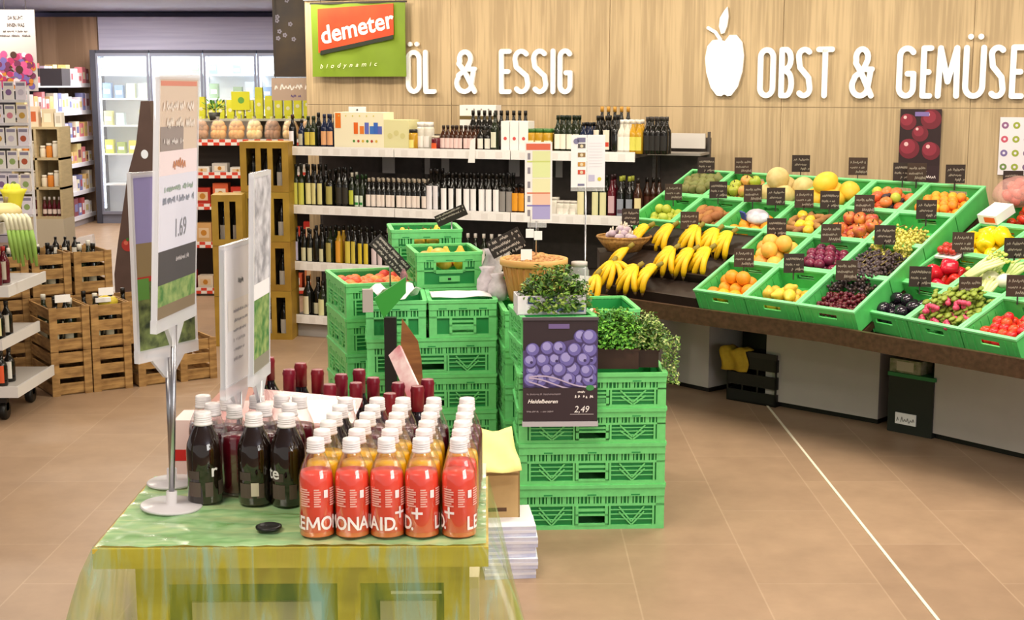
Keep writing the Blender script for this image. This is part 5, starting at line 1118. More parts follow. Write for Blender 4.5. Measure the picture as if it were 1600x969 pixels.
# fruit in the island crates
def heap(M, x0, x1, y0, y1, z, items, sp, where, seed, n=99):
    rn = random.Random(seed); j = 0; y = y0+sp/2
    while y < y1-sp*.3:
        x = x0+sp/2*(1+(j % 2)); k_ = 0
        while x < x1-sp*.35:
            it = rn.choice(items); o = FP[it].put(M=M @ Matrix.Translation((x+rn.uniform(-.004, .004), y, z+rn.uniform(0, .02))) @ Matrix.Rotation(rn.uniform(0, 6), 4, 'Z'))
            tag(o, '%s %s, line %s, %s' % (LABN[it], where, ['one', 'two', 'three', 'four', 'five', 'six', 'seven', 'eight', 'nine'][j], nth(k_)), CATN.get(it, it), '%s %s' % (LABN[it], where)); x += sp; k_ += 1
        y += sp*.87; j += 1
FP['peach'] = fruit_proto('peach', .036, mat('peach_skin', '#e0a050', .55, color2='#d0502e', nscale=12, vary=.1), (1, 1, .95)); LABN['peach'] = 'orange-red peach'
FP['red_peach'] = fruit_proto('peach', .036, mat('red_peach_skin', '#d6492c', .5, color2='#e07c3a', nscale=10, vary=.1), (1, 1, .95)); LABN['red_peach'] = 'deep red peach'; CATN['red_peach'] = 'peach'
Mr = Matrix.Translation((-.80, 6.72, 0)) @ Matrix.Rotation(.30, 4, 'Z'); heap(Mr, .02, .38, .04, .54, zr-.055, ['peach', 'peach', 'red_peach'], .078, 'in the leftmost island crate', 1)
Mc = Matrix.Translation(loc_of(-.36, 6.72, .18, -.10, -.02, zc)) @ Matrix.Rotation(.20, 4, 'Z'); heap(Mc, .03, .30, .03, .35, .105, ['lemon', 'peach', 'pear', 'yellow_melon'][:3], .075, 'in the nearer yellow-fruit crate', 2)
q = FP['grapefruit'].put(M=Mc @ Matrix.Translation((.12, .10, .135))); tag(q, 'single pale yellow fruit on top of the nearer island crate', 'grapefruit')
Md = Matrix.Translation(loc_of(-.62, 7.22, .12, 0, -.02, zd)) @ Matrix.Rotation(.14, 4, 'Z'); heap(Md, .03, .34, .03, .33, .105, ['lemon', 'pear', 'green_apple'], .075, 'in the farther yellow-fruit crate', 3)
# white paper sheets
def sheet(name, label, M, w, d, m, cat='paper', wav=.006, seed=0):
    rn = random.Random(seed); n = 8; mb = MB(); vs = []; fs = []
    for i in range(n+1):
        for j in range(n+1): vs.append((w*i/n, d*j/n, wav*sin(i*1.1+seed)*cos(j*.9+seed)))
    for i in range(n):
        for j in range(n): a = i*(n+1)+j; fs.append((a, a+n+1, a+n+2, a+1))
    mb.add(vs, fs, m, True); o = mb.build(name, M=M); sm = o.modifiers.new('s', 'SOLIDIFY'); sm.thickness = .0015; return tag(o, label, cat)
sheet('paper_sheet', 'white paper sheets lying on the half crate behind the herb carton', Matrix.Translation(loc_of(-.655, 6.25, a2, .30, .02, zs2+.172+.010)) @ Matrix.Rotation(a2+.05, 4, 'Z'), .27, .20, WHITE, seed=1)
sheet('tissue_paper', 'crumpled white tissue on the left half crate beside the peaches', Matrix.Translation((-.60, 6.22, zs2+.172+.035)) @ Matrix.Rotation(.3, 4, 'Z'), .20, .20, WHITE, wav=.03, seed=3)
t = thing('green_card', 'tilted green card with grey clip hanging at the left half crate', 'card', (-.555, 6.10, .87), R(10)); mb = MB(); mb.prism([(-.05, .02), (.09, .11), (.09, .04), (-.01, -.07)], 0, .012, mat('deep_green_card', '#2a8f2c', .5), UPR); mb.build('card_sheet', t); mb = MB(); mb.box(-.10, -.02, -.04, -.055, .01, .06, C('#a8a09a')); mb.build('clip', t)
# slanted chalk slates on stalks
def slate(name, label, c, L, w, tilt, yaw, lines=3, seed=0, stalk=.3):
    t = thing(name, label, 'price board', c, yaw); M = Matrix.Rotation(tilt, 4, 'Y')
    mb = MB(); mb.box(-L/2, 0, -w/2, L/2, .006, w/2, C('#26211e', .6), M); mb.build('board', t); mb = MB()
    for k in range(lines): scrawl(mb, -L*.45, L*.45, w*(.22-.3*k), w*.2, C('#bfb6ac'), -.001, seed+k, M)
    mb.build('chalk_writing', t); mb = MB(); mb.tube([(0, .012, 0), (0, .012, -stalk)], .004, STEEL, 6); mb.build('stalk', t)
slate('chalk_slate', 'slanted long black chalk slate over the rear crates of the island', (-.315, 7.25, 1.145), .17, .06, R(-24), R(-12), 2, 1, .25)
slate('chalk_slate', 'slanted black slate with pale writing left of the walnut basket', (-.03, 6.60, 1.075), .17, .085, R(-28), R(-8), 4, 5, .24)
slate('chalk_slate', 'steep dark slate leaning above the peach crate', (-.585, 6.72, 1.00), .22, .075, R(48), R(15), 3, 9, .15)
t = thing('pepper_mill', 'small mottled pink and silver stand piece on the rim of the left crates', 'ornament', (-.50, 6.45, zs2+.173)); mb = MB(); mb.lathe([(.012, 0), (.020, .03), (.012, .06), (.018, .09), (.006, .12)], mat('mottled_pink', '#a86a6e', .5, color2='#4c4a48', nscale=40), 12); mb.build('turned_body', t)
# white bags beside the basket
for i, (px, py, y, r) in enumerate([(762, 440, 6.55, .055), (778, 445, 6.45, .05), (768, 415, 6.75, .05)]):
    q = aty(px, 458, y); t = thing('plastic_bag', 'crumpled grey-white plastic bag left of the walnut basket, %s' % nth(i), 'bag', (q.x, y, zb2+.001 if i < 2 else zb2+.08))
    if i == 2: t.location.z = zb2+.002
    mb = MB(); hh = [.14, .12, .2][i]; mb.lathe([(r*.8, 0), (r, hh*.3), (r*.9, hh*.6), (r*.5, hh*.85), (r*.7, hh)], mat('grey_white_film', '#cfc6cc', .35, noise=.2, nscale=40), 14, wob=lambda a, z: 1+.10*sin(5*a+30*z)); mb.build('bag_body', t)
# walnut basket
BKX, BKY, BKZ = .10, 6.40, zb2+.002
t = thing('walnut_basket', 'round light wooden basket with brown nuts behind the herbs', 'basket', (BKX, BKY, BKZ)); BW = mat('basket_splint', '#bd8a45', .6, color2='#a06e30', nscale=5, nstretch=(12, 12, 1))
mb = MB(); mb.lathe([(.108, 0), (.115, .02), (.148, .185), (.142, .185), (.108, .02), (.10, .012)], BW, 36); mb.build('basket_body', t)
mb = MB()
for k in range(28): a = 2*pi*k/28; mb.bar((.110*cos(a), .110*sin(a), .01), (.147*cos(a), .147*sin(a), .175), .024, .003, BW, up=(cos(a), sin(a), 0))
mb.build('splint', t)
mb = MB(); mb.lathe([(.150, .168), (.156, .172), (.156, .198), (.150, .200), (.140, .198), (.138, .17)], mat('basket_rim', '#d0a05a', .5), 36); mb.build('rim', t)
NUT = fruit_proto('walnut', .0175, mat('walnut_shell', '#c4925a', .7, color2='#9a6a3a', nscale=50, bump=.5, vary=.08), (1, 1.1, .95), n=8, k=6)
rn = random.Random(4)
for k in range(110):
    a = k*2.39996; rr = .130*sqrt((k+.5)/110); tag(NUT.put(loc=(BKX+rr*cos(a), BKY+rr*sin(a), BKZ+.178+.03*(1-rr/.13)+rn.uniform(0, .01))), 'light brown walnut heaped in the round basket', 'walnut', 'walnuts in the round basket')
t = thing('slip_card', 'small white card standing in the walnuts', 'card', (BKX-.03, BKY-.10, BKZ+.20)); mb = MB(); mb.box(-.03, 0, 0, .02, .003, .05, WHITE); mb.build('card_sheet', t)
# herbs ------------------------------------------------------------
def herb(name, label, c, R0, zs, n, leaf, cols, seed, pot=None, trail=None, squash=.75):
    rn = random.Random(seed); t = thing(name, label, 'herb plant', c)
    ms = [mat(name+'_leaf_%d' % i, cc, .5, vary=0) for i, cc in enumerate(cols)]
    if pot: mb = MB(); mb.box(-pot[0]/2, -pot[1]/2, 0, pot[0]/2, pot[1]/2, pot[2], mat('brown_pot', '#3d2419', .5)); mb.box(-pot[0]/2-.004, -pot[1]/2-.004, pot[2]-.01, pot[0]/2+.004, pot[1]/2+.004, pot[2], mat('brown_pot', '#3d2419', .5)); mb.build('pot', t)
    z0 = pot[2] if pot else .01
    mb = MB(); st = MB(); SM = mat('herb_stem', '#56702c', .6)
    for k in range(n):
        a = rn.uniform(0, 2*pi); e = math.acos(1-rn.random()*1.05); d = Vector((sin(e)*cos(a)*R0[0], sin(e)*sin(a)*R0[1], cos(e)*zs)); f = rn.uniform(.45, 1)**.5
        lump = 1+.16*sin(3*a+seed)*sin(2.3*e*2+seed); p = Vector((0, 0, z0+.01))+d*f*lump
        if k % 6 == 0: st.tube([(d.x*.1, d.y*.1, z0), (d.x*.5*f, d.y*.5*f, z0+d.z*.6*f), tuple(p)], .0016, SM, 4, cap=False)
        u = Vector((rn.gauss(0, 1), rn.gauss(0, 1), rn.gauss(0, .5))).normalized(); w = (u.cross(d.normalized()+Vector((rn.gauss(0, .4), rn.gauss(0, .4), .3)))).normalized(); l = leaf*rn.uniform(.6, 1.2)
        up = d.normalized()*l*.25
        mb.add([p-u*l, p+w*l*.55+up, p+u*l, p-w*l*.55+up], [(0, 1, 2), (0, 2, 3)], rn.choice(ms))
    if trail:
        for k in range(trail[0]):
            x = trail[1]+rn.uniform(-.03, .04); z = rn.uniform(trail[2], z0+.06); y = trail[3]+rn.uniform(-.03, .03); p = Vector((x, y, z)); u = Vector((rn.gauss(0, 1), rn.gauss(0, 1), rn.gauss(0, 1))).normalized(); w = u.orthogonal().normalized(); l = leaf*rn.uniform(.6, 1.1)
            mb.add([p-u*l, p+w*l*.6, p+u*l, p-w*l*.6], [(0, 1, 2), (0, 2, 3)], rn.choice(ms))
        for k in range(5): st.tube([(trail[1]-.04, trail[3], z0+.03), (trail[1]+.01*k-.02, trail[3]-.01, z0), (trail[1]+.012*k-.02, trail[3], trail[2]+.03*k)], .002, SM, 4)
    mb.build('foliage', t); st.build('stems', t); return t
zc1 = z1b
t = thing('herb_carton', 'long white carton with blue squares and green herb pictures', 'carton', (.02, 5.66, zc1), .10)
mb = MB(); w, d, h = .285, .14, .078; mb.box(0, 0, 0, w, .004, h, C('#e4dfe4')); mb.box(0, d-.004, 0, w, d, h, C('#d8d4da')); mb.box(0, 0, 0, .004, d, h, C('#d8d4da')); mb.box(w-.004, 0, 0, w, d, h, C('#d8d4da')); mb.box(0, 0, 0, w, d, .004, C('#d8d4da')); mb.build('box_body', t)
mb = MB()
for i, x in enumerate((.045, .165, .125, .245, .07, .20)):
    if i < 4: rect(mb, x, .045 if i % 2 == 0 else .01, x+.030, .073 if i % 2 == 0 else .042, -.001, C('#3d4f8c')); rect(mb, x+.004, .051 if i % 2 == 0 else .016, x+.026, .062 if i % 2 == 0 else .026, -.0016, C('#7a8cc0'))
    else:
        for q in range(6): disc(mb, x-.02+.008*q, .014+.006*(q % 2), .009, -.0012-.0001*q, C('#6a8a3a'), 8)
for x in (.11, .225): disc(mb, x, .05, .006, -.001, C('#2a3c2c'), 8)
mb.build('printed_pictures', t)
herb('basil_plant', 'bushy dark green herb plant growing over the white carton', (.175, 5.74, zc1+.004), (.155, .12), .165, 1500, .013, ['#4f7a24', '#6b9130', '#3a6020', '#8ea64a', '#2f4f1c'], 3)
herb('parsley_plant', 'low curly bright green parsley in a brown pot on the front stack', (.425, 5.74, zt+.001), (.13, .10), .15, 2300, .010, ['#6cb238', '#86c84a', '#55962f', '#3a7626'], 5, pot=(.19, .13, .085))
herb('oregano_plant', 'small-leaved herb trailing down the right corner of the front stack', (.555, 5.76, zt+.001), (.10, .10), .14, 1300, .009, ['#5d8430', '#8ca64c', '#41682a', '#b4c07a'], 8, pot=(.10, .11, .075), trail=(380, .09, -.06, -.09))
t = thing('herb_tub', 'small pale turquoise and red flower tub behind the parsley', 'pot', (.345, 5.93, zt+.001)); mb = MB(); mb.lathe([(.03, 0), (.04, .17)], C('#a9cfc6'), 12); mb.build('pot', t); mb = MB(); 
for k in range(9): mb.ball((.02*cos(k), .02*sin(k*1.7), .18+.008*(k % 3)), .014, C('#c8653a' if k % 2 else '#dcd0b4'), 7, 5)
mb.build('blossom', t)
# blueberry poster
p0 = aty(817, 662, 5.555); w = .300; h = .430
t = thing('blueberry_poster', 'dark price poster with a picture of blueberries hung on the front crates', 'poster', (p0.x, 5.545, p0.z), R(1.5))
mb = MB(); mb.box(0, 0, .008, w, .006, h, C('#2f2228')); mb.build('poster_sheet', t)
m = bpy.data.materials.new('blueberry_print'); m.use_nodes = True; nt = m.node_tree; P = nt.nodes['Principled BSDF']; tc = nt.nodes.new('ShaderNodeTexCoord'); vo = nt.nodes.new('ShaderNodeTexNoise'); vo.inputs['Scale'].default_value = 40
nt.links.new(tc.outputs['Object'], vo.inputs[0]); rp = nt.nodes.new('ShaderNodeValToRGB'); rp.color_ramp.elements[0].color = hexc('#38284e'); rp.color_ramp.elements[1].color = hexc('#5a4a80'); nt.links.new(vo.outputs['Fac'], rp.inputs[0]); nt.links.new(rp.outputs[0], P.inputs['Base Color'])
mb = MB(); zp = h*.35; mb.add([(.0, -.001, zp), (w, -.001, zp), (w, -.001, h*.86), (0, -.001, h*.70)], [(0, 1, 2, 3)], m)
rn = random.Random(12)
bb = []
for j in range(5):
    for i in range(6): bb.append((.02+i*.054+(.024 if j % 2 else 0)+rn.uniform(-.007, .007), zp+.022+j*.045+rn.uniform(-.006, .006), rn.uniform(.027, .034)))
rn.shuffle(bb)
for k, (x, z, r) in enumerate(bb):
    if x+r > w: x = w-r
    if x-r < 0: x = r
    if z-r < zp: z = zp+r
    if z > h*.70+.16*h*x/w*1.1+.0: continue
    y = -.002-k*1e-4
    disc(mb, x, z, r, y, C('#463a6c'), 18); disc(mb, x, z+r*.10, r*.86, y-3e-5, C('#6a62a6'), 16); disc(mb, x-r*.12, z+r*.28, r*.55, y-5e-5, C('#9a94cc'), 14)
    if k % 3 == 0: disc(mb, x+r*.2, z-r*.1, r*.22, y-7e-5, C('#3a2f5c'), 8)
for k in range(3):   # pale streaks of the bowl rim
    pts = [(w*(.08+.9*i/12), zp+.045-.03*k*.5-.035*(i/12)+.012*sin(i*.5+k)) for i in range(13)]
    for (a, b), (c, d) in zip(pts, pts[1:]): mb.add([(a, -.0075, b-.003), (c, -.0075, d-.003), (c, -.0075, d+.003), (a, -.0075, b+.003)], [(0, 1, 2, 3)], C('#b8a8c4'))
rect(mb, 0, .008, w, zp, -.0078, C('#33242a'))
mb.build('blueberry_picture', t)
mb = MB(); y = -.0085
text_on(mb, 'Heidelbeeren', .018, h*.205, .0155, C('#f2ece8'), y, sx=1.0, shear=.35, bold=.03); scrawl(mb, .21, .28, h*.25, .014, C('#efe8e4'), y, 32, t=.003); scrawl(mb, .22, .25, h*.30, .01, C('#efe8e4'), y, 33, t=.002); scrawl(mb, .015, .15, h*.28, .009, C('#8f8288'), y, 34); scrawl(mb, .015, .12, h*.115, .008, C('#a3989c'), y, 35)
text_on(mb, '2,49', .205, h*.115, .027, C('#f4efec'), y, sx=.9, shear=.25); rect(mb, .19, h*.095, .285, h*.10, y, C('#c9bfc0'))
text_on(mb, 'Heidelbeeren', .02, h*.212, .0125, C('#f2ece8'), y-.0002, sx=.9, shear=.3, bold=.02) if False else None
mb.build('price_writing', t)
mb = MB(); rect(mb, w*.34, h*.91, w*.62, h*.955, -.002, C('#6c5a8c')); disc(mb, .27, zp-.0, .012, -.0088, C('#3d8a4a'), 12, 1.4); mb.build('logo_patch', t)
mb = MB(); mb.box(-.003, -.012, -.008, w+.003, .006, .012, C('#b8b4ba', .3)); mb.build('holder_rail', t)
mb = MB(); mb.box(-.003, -.004, h-.005, w+.003, .012, h+.006, C('#4a4348')); mb.bar((w*.3, .01, h), (w*.3, .02, z1b-p0.z), .012, .003, DARK); mb.bar((w*.8, .01, h), (w*.8, .02, z1b-p0.z), .012, .003, DARK); mb.build('hanging_clip', t)
# picture stands that rise out of the island
p0 = aty(820, 345, 6.33); p1 = aty(863, 222, 6.33); w, h = p1.x-p0.x, p1.z-p0.z
t = thing('calendar_stand', 'tall card with orange, green and lilac bands on a thin pole in the walnuts', 'sign', (p0.x, 6.33, p0.z))
mb = MB(); mb.box(0, 0, 0, w, .005, h, C('#efe9e6')); mb.build('card_sheet', t)
mb = MB(); y = -.001
for a, b, c in [(.90, .98, '#d9674a'), (.76, .89, '#dce0a8'), (.55, .745, '#dbe3a4'), (.36, .54, '#e6e2b4'), (.20, .345, '#ecc0aa'), (.02, .185, '#a9a0d0')]: rect(mb, w*.28 if a < .9 else w*.05, h*a, w*.93, h*b, y, C(c))
for a, c in [(.745, '#c9d37a'), (.345, '#d87a5a'), (.185, '#7d72b8')]: rect(mb, w*.08, h*a, w*.93, h*(a+.018), y-.0004, C(c))
for a in (.78, .60, .42, .24, .06): rect(mb, w*.10, h*a, w*.20, h*(a+.08), y-.0006, C('#8a848e'))
mb.build('printed_bands', t)
mb = MB(); mb.tube([(w*.42, .010, h*.3), (w*.42, .010, BKZ+.19-p0.z)], .003, STEEL, 8); mb.box(w*.1, -.004, -.03, w*.8, .010, 0, GLASS_CLEAR); mb.build('pole', t)
for i, (px, z) in enumerate([(828, 1.13), (841, 1.12)]):
    t = thing('hanging_tag', 'small white tag below the banded card, %s' % nth(i), 'tag', (aty(px, 350, 6.3).x, 6.318+.002*i, z), 0); mb = MB(); mb.box(-.018, 0, 0, .018, .002, .04, WHITE); mb.bar((0, .003, .035), (.006-.01*i, .02, .14), .002, .002, GREY); mb.build('tag_card', t)
p0 = aty(892, 293, 6.9); p1 = aty(946, 211, 6.9); w, h = p1.x-p0.x, p1.z-p0.z
t = thing('info_stand', 'white information card with small food pictures on a thin pole', 'sign', (p0.x, 6.9, p0.z), R(3))
mb = MB(); mb.box(0, 0, 0, w*.46, .005, h, C('#ebe8ea')); mb.box(w*.47, 0, 0, w, .005, h, C('#e3e0e6')); mb.build('card_sheet', t)
mb = MB(); y = -.001
for a, c in [(.75, '#5a5450'), (.58, '#8a6a3c'), (.40, '#c08a3a'), (.25, '#c84a34')]: rect(mb, w*.20, h*a, w*.42, h*(a+.085), y, C(c)); disc(mb, w*.31, h*(a+.04), .008, y-.0005, C('#d8c8a8'), 10)
disc(mb, w*.15, h*.88, .014, y, C('#7a7898'), 12); rect(mb, w*.18, h*.86, w*.42, h*.95, y, C('#6f6c8c')); rect(mb, w*.52, h*.12, w*.70, h*.24, y, C('#b9b4cf')); disc(mb, w*.84, h*.16, .010, y, C('#c9bc3c'), 8)
for a in range(9): rect(mb, w*.52, h*(.40+.055*a), w*.92, h*(.405+.055*a), y, C('#c4c0c8'))
rect(mb, w*.2, h*.03, w*.4, h*.07, y, C('#6f6c8c')); mb.build('printed_pictures', t)
mb = MB(); mb.tube([(w*.45, .012, h*.3), (w*.45, .012, -p0.z+.022)], .004, STEEL, 8); mb.box(0, -.004, -.018, w, .012, 0, GLASS_CLEAR); mb.lathe([(.10, 0), (.10, .008), (.01, .02)], STEEL, 20, Matrix.Translation((w*.45, .012, -p0.z))); mb.build('pole', t)
t = thing('glass_jar', 'clear glass storage jar behind the walnut basket', 'jar', (BKX+.21, 6.43, zb2-.02)); mb = MB(); mb.lathe([(.04, .02), (.045, .04), (.045, .16), (.035, .18)], GLASS_CLEAR, 18); mb.build('jar_body', t); mb = MB(); mb.lathe([(.037, .18), (.037, .20)], C('#b9b2aa'), 16); mb.build('lid', t)
# leaning boards, post and folder left of the wide stack
t = thing('dark_post', 'narrow black upright post in front of the wide green stack', 'post', (-.535, 6.12, 0)); mb = MB(); mb.box(-.028, -.015, .012, .026, .02, .80, BLACK); mb.box(-.09, -.06, 0, .09, .06, .012, BLACK); mb.build('post_body', t)
t = thing('brown_board', 'brown wooden board leaning against the wide green stack', 'board', (-.50, 6.03, 0)); mb = MB(); mb.prism([(-.02, 0), (.14, 0), (.10, .62), (.085, .70), (.015, .80)], -.012, .0, mat('brown_board_wood', '#8d5a2c', .55, color2='#6f421c', nscale=6, nstretch=(1, 1, 6)), Matrix.Rotation(R(-6), 4, 'X') @ UPR); mb.build('board_panel', t)
t = thing('leaning_folder', 'long pink and white folder leaning beside the wine bottles', 'folder', (0, 0, 0)); mb = MB()
A, Bq = aty(617, 548, 4.9), aty(668, 660, 4.6); d = (Bq-A).normalized(); n = Vector((.8, -.25, .45)).normalized(); mb.bar(A, A+d*(.62), .055, .012, mat('pink_white_print', '#e8dcd8', .4, color2='#b86a74', nscale=9), up=(-.4, -1, .2)); mb.build('folder_sheet', t)
mb = MB(); mb.box(-.50, 4.25, 0, -.28, 4.55, .60, CARD); t2 = mb.build('cardboard_box'); tag(t2, 'plain brown cardboard box under the leaning folder behind the table', 'box')
# cardboard box, yellow paper, stacked paper packs
t = thing('cardboard_carton', 'open light cardboard carton between table and green crates', 'carton', (-.16, 5.12, 0), R(4))
mb = MB(); w, d, h = .19, .26, .40; mb.box(0, 0, 0, w, .006, h-.0, CARD); mb.box(0, d-.006, 0, w, d, h, CARD); mb.box(0, 0, 0, .006, d, h, CARD); mb.box(w-.006, 0, 0, w, d, h, CARD); mb.box(0, 0, h-.04, w, d, h-.03, C('#b08a54')); mb.build('box_body', t)
mb = MB(); mb.box(.06, -.001, .22, .14, 0, .235, C('#5a3c22')); mb.build('hand_slot', t)
sheet('yellow_paper', 'pale yellow folded paper lying over the light cardboard carton', Matrix.Translation((-.15, 4.99, .405)) @ Matrix.Rotation(R(12), 4, 'Z') @ Matrix.Rotation(R(32), 4, 'X'), .19, .22, mat('pale_yellow_paper', '#eee08c', .7, noise=.06), wav=.012, seed=2)
for k in range(5):
    t = thing('paper_pack', 'white and blue shrink-wrapped pack on the floor, %s of the pile' % ['lowest', 'second from below', 'middle', 'second from above', 'topmost'][k], 'package', (-.10+.006*(k % 2), 4.99+.004*k, .0395*k), R([6, 2, 7, 3, 5][k]), 'pile of wrapped paper packs')
    mb = MB(); mb.box(0, 0, 0, .19, .27, .038, mat('pack_wrap', '#b9bfe0', .25, color2='#d9dcee', nscale=14)); mb.build('pack_body', t)
    mb = MB(); mb.box(-.001, -.001, .014, .191, .271, .024, C('#e6e8f4', .3)); mb.box(0, 0, .0381, .19, .27, .0386, C('#eceef6', .25)); mb.build('wrap_band', t)
# ------------------------------------------------------------------ foreground table
TX, TY, TZ, TA = -.724, 2.349, 1.017, -.019
TM = Matrix.Translation((TX, TY, 0)) @ Matrix.Rotation(-TA, 4, 'Z'); TW, TL = .679, .445
TWD = mat('yellow_lacquered_wood', '#dcc04c', .45, color2='#c9ab3c', nscale=5, nstretch=(1, 6, 6)); TIN = mat('olive_panel_wood', '#8f8a34', .5, color2='#7a7628', nscale=4)
t = thing('display_table', 'yellowish wooden display table with framed front panels in the foreground', 'table', M=TM)
mb = MB(); mb.box(-.004, -.004, TZ-.038, TW+.004, TL, TZ-.002, TWD); mb.build('tabletop', t)
mb = MB(); FY = .03
mb.box(.06, FY, .938, TW-.03, FY+.02, TZ-.038, TWD)
for x0, x1 in ((.06, .115), (.415, .455), (TW-.075, TW-.03)): mb.box(x0, FY, .10, x1, FY+.02, .938, TWD)
mb.box(.10, FY, .10, TW-.095, FY+.02, .16, TWD); mb.build('front_frame', t)
mb = MB(); mb.box(.115, FY+.014, .16, TW-.075, FY+.026, .938, TIN); mb.build('front_panel', t)
mb = MB(); mb.box(.156, FY+.006, .30, .385, FY+.014, .902, C('#c9b98a')); mb.box(.49, FY+.006, .30, .59, FY+.014, .902, C('#c9b98a')); mb.build('raised_panel', t)
mb = MB(); mb.box(.51, FY-.004, .919, .60, FY, .924, C('#f0efc0')); mb.build('pull_strip', t)
for x in (.06, TW-.055):
    mb = MB(); mb.box(x, FY+.026, .10, x+.02, TL-.02, TZ-.04, TWD); mb.build('side_panel', t)
for x in (.04, TW-.09):
    for y in (.04, TL-.08): mb = MB(); mb.box(x, y, 0, x+.05, y+.05, .12, TWD); mb.build('leg', t)
# translucent film cloth
def film(name, mixc):
    m = bpy.data.materials.new(name); m.use_nodes = True; nt = m.node_tree; p = nt.nodes['Principled BSDF']; out = nt.nodes['Material Output']
    tc = nt.nodes.new('ShaderNodeTexCoord'); mp = nt.nodes.new('ShaderNodeMapping'); mp.inputs['Scale'].default_value = mixc[3]; mp.inputs['Rotation'].default_value = (0, 0, mixc[4]); nt.links.new(tc.outputs['Object'], mp.inputs[0])
    nz = nt.nodes.new('ShaderNodeTexNoise'); nz.inputs['Scale'].default_value = 6; nz.inputs['Detail'].default_value = 4; nz.inputs['Distortion'].default_value = .6; nt.links.new(mp.outputs[0], nz.inputs['Vector'])
    rp = nt.nodes.new('ShaderNodeValToRGB'); rp.color_ramp.elements[0].position = .32; rp.color_ramp.elements[0].color = hexc(mixc[0]); rp.color_ramp.elements[1].position = .68; rp.color_ramp.elements[1].color = hexc(mixc[2])
    e = rp.color_ramp.elements.new(.5); e.color = hexc(mixc[1]); nt.links.new(nz.outputs['Fac'], rp.inputs[0]); nt.links.new(rp.outputs[0], p.inputs['Base Color'])
    p.inputs['Roughness'].default_value = .22; p.inputs['Coat Weight'].default_value = .5; p.inputs['Coat Roughness'].default_value = .1
    mr = nt.nodes.new('ShaderNodeMapRange'); mr.inputs['From Min'].default_value = .3; mr.inputs['From Max'].default_value = .7; mr.inputs['To Min'].default_value = mixc[5]; mr.inputs['To Max'].default_value = mixc[6]; nt.links.new(nz.outputs['Fac'], mr.inputs['Value']); nt.links.new(mr.outputs[0], p.inputs['Alpha'])
    return m
FTOP = film('green_film_top', ('#7fbf7c', '#a9d79c', '#c9dfa0', (1.0, 5, 1), R(40), .72, .92)); FSIDE = film('green_film_side', ('#3f9f58', '#b5c43c', '#9fd6c0', (5, 5, .6), 0, .16, .55))
mb = MB(); n = 40; vs = []; fs = []; rn = random.Random(1)
nx, ny = 48, 32
for i in range(nx+1):
    for j in range(ny+1):
        u, v = i/nx, j/ny; a = u*1.0+v*1.6
        vs.append((TW*u, TL*v, TZ+.0016+.0012*sin(38*(u*.6+v)+3*sin(5*u))+.0009*sin(90*(u-.4*v)+2*v)))
for i in range(nx):
    for j in range(ny): a = i*(ny+1)+j; fs.append((a, a+ny+1, a+ny+2, a+1))
mb.add(vs, fs, FTOP, True)
# hanging skirt: follows left side, front and right side, flaring at the ends
path = []
for k in range(14): path.append((0, TL*(1-k/13), (-1, 0), 1-k/13))
for k in range(1, 40): path.append((TW*k/40, 0, (0, -1), 0))
for k in range(14): path.append((TW, TL*k/13, (1, 0), k/13))
vs = []; fs = []; nd = 14
for k, (x, y, nrm, s) in enumerate(path):
    cx = abs(x-TW/2)/(TW/2)
    for d in range(nd+1):
        f = d/nd; z = TZ+.0016-.62*f
        if nrm[1] == -1:
            out = .006+.03*f*f+.012*f*sin(k*1.1)+.008*f*sin(k*2.7+1)+(.10*f**.8*max(0, cx-.86)/.14 if True else 0); ox = (.16 if x > TW/2 else -.11)*f**.75*max(0, cx-.82)/.18; vs.append((x+ox, y-out, z))
        else:
            fl = (.175 if nrm[0] > 0 else .13); fl *= (1-.5*s); out = .004+fl*f**.72+.02*f*sin(s*16+1.5)+.010*f*sin(s*31); vs.append((x+nrm[0]*out, y-(.10*f**.8*(1-s)), z))
for k in range(len(path)-1):
    for d in range(nd): a = k*(nd+1)+d; fs.append((a, a+nd+1, a+nd+2, a+1))
mb.add(vs, fs, FSIDE, True)
o = mb.build('table_film', M=TM); tag(o, 'shiny green and yellow see-through film draped over the foreground table', 'tablecloth')
def tloc(u, v, z=0): return TM @ Vector((u, v, TZ+.0045+z))
t = thing('black_puck', 'flat black round disc lying on the green film', 'disc', atz(420, 827, TZ+.0045)); mb = MB(); mb.lathe([(.020, 0), (.0235, .003), (.0235, .006), (.018, .008), (.016, .006)], BLACK, 24); mb.build('disc_body', t)

# bottles on the table
GLS = thin_glass('clear_bottle_glass', '#ffffff', .08, .6)
def drink(name, liquid, fillh=.70, brown=False):
    h, r = .1800, .0310
    prof = [(r*.90, 0), (r, .004), (r, .102), (r*.95, .114), (r*.80, .128), (r*.63, .140), (r*.51, .149), (r*.46, .160)]
    t = thing(name, 'x', 'bottle')
    mb = MB(); mb.lathe(prof, GLS if not brown else mat('brown_drink_glass', '#1e120c', .06, spec=.8, coat=.4), 28); mb.build('glass', t)
    if not brown:
        mb = MB(); q = [(r*.84, .004), (r*.955, .008), (r*.955, .102), (r*.91, .112)]; q.append((r*.86, .1165)) ; mb.lathe(q, liquid, 24); mb.build('drink', t)
        mb = MB(); mb.lathe([(r*.97, .002), (r*.968, .010)], mat('settled_pulp', '#e8702c', .3), 24, cap=False)
        if name == 'lemonade_bottle': mb.build('settled_pulp', t)
    mb = MB(); cr = r*.49; cp = C('#efe9e8', .3); mb.lathe([(cr*1.08, .150), (cr*1.12, .153), (cr*1.02, .155), (cr, .158), (cr, .172), (cr*.96, .174), (cr*.3, .1745)], cp, 24)
    for z in (.1585, .1625, .1665): mb.lathe([(cr*1.0, z-.001), (cr*1.06, z), (cr*1.0, z+.001)], cp, 24, cap=False)
    mb.build('cap', t)
    return t
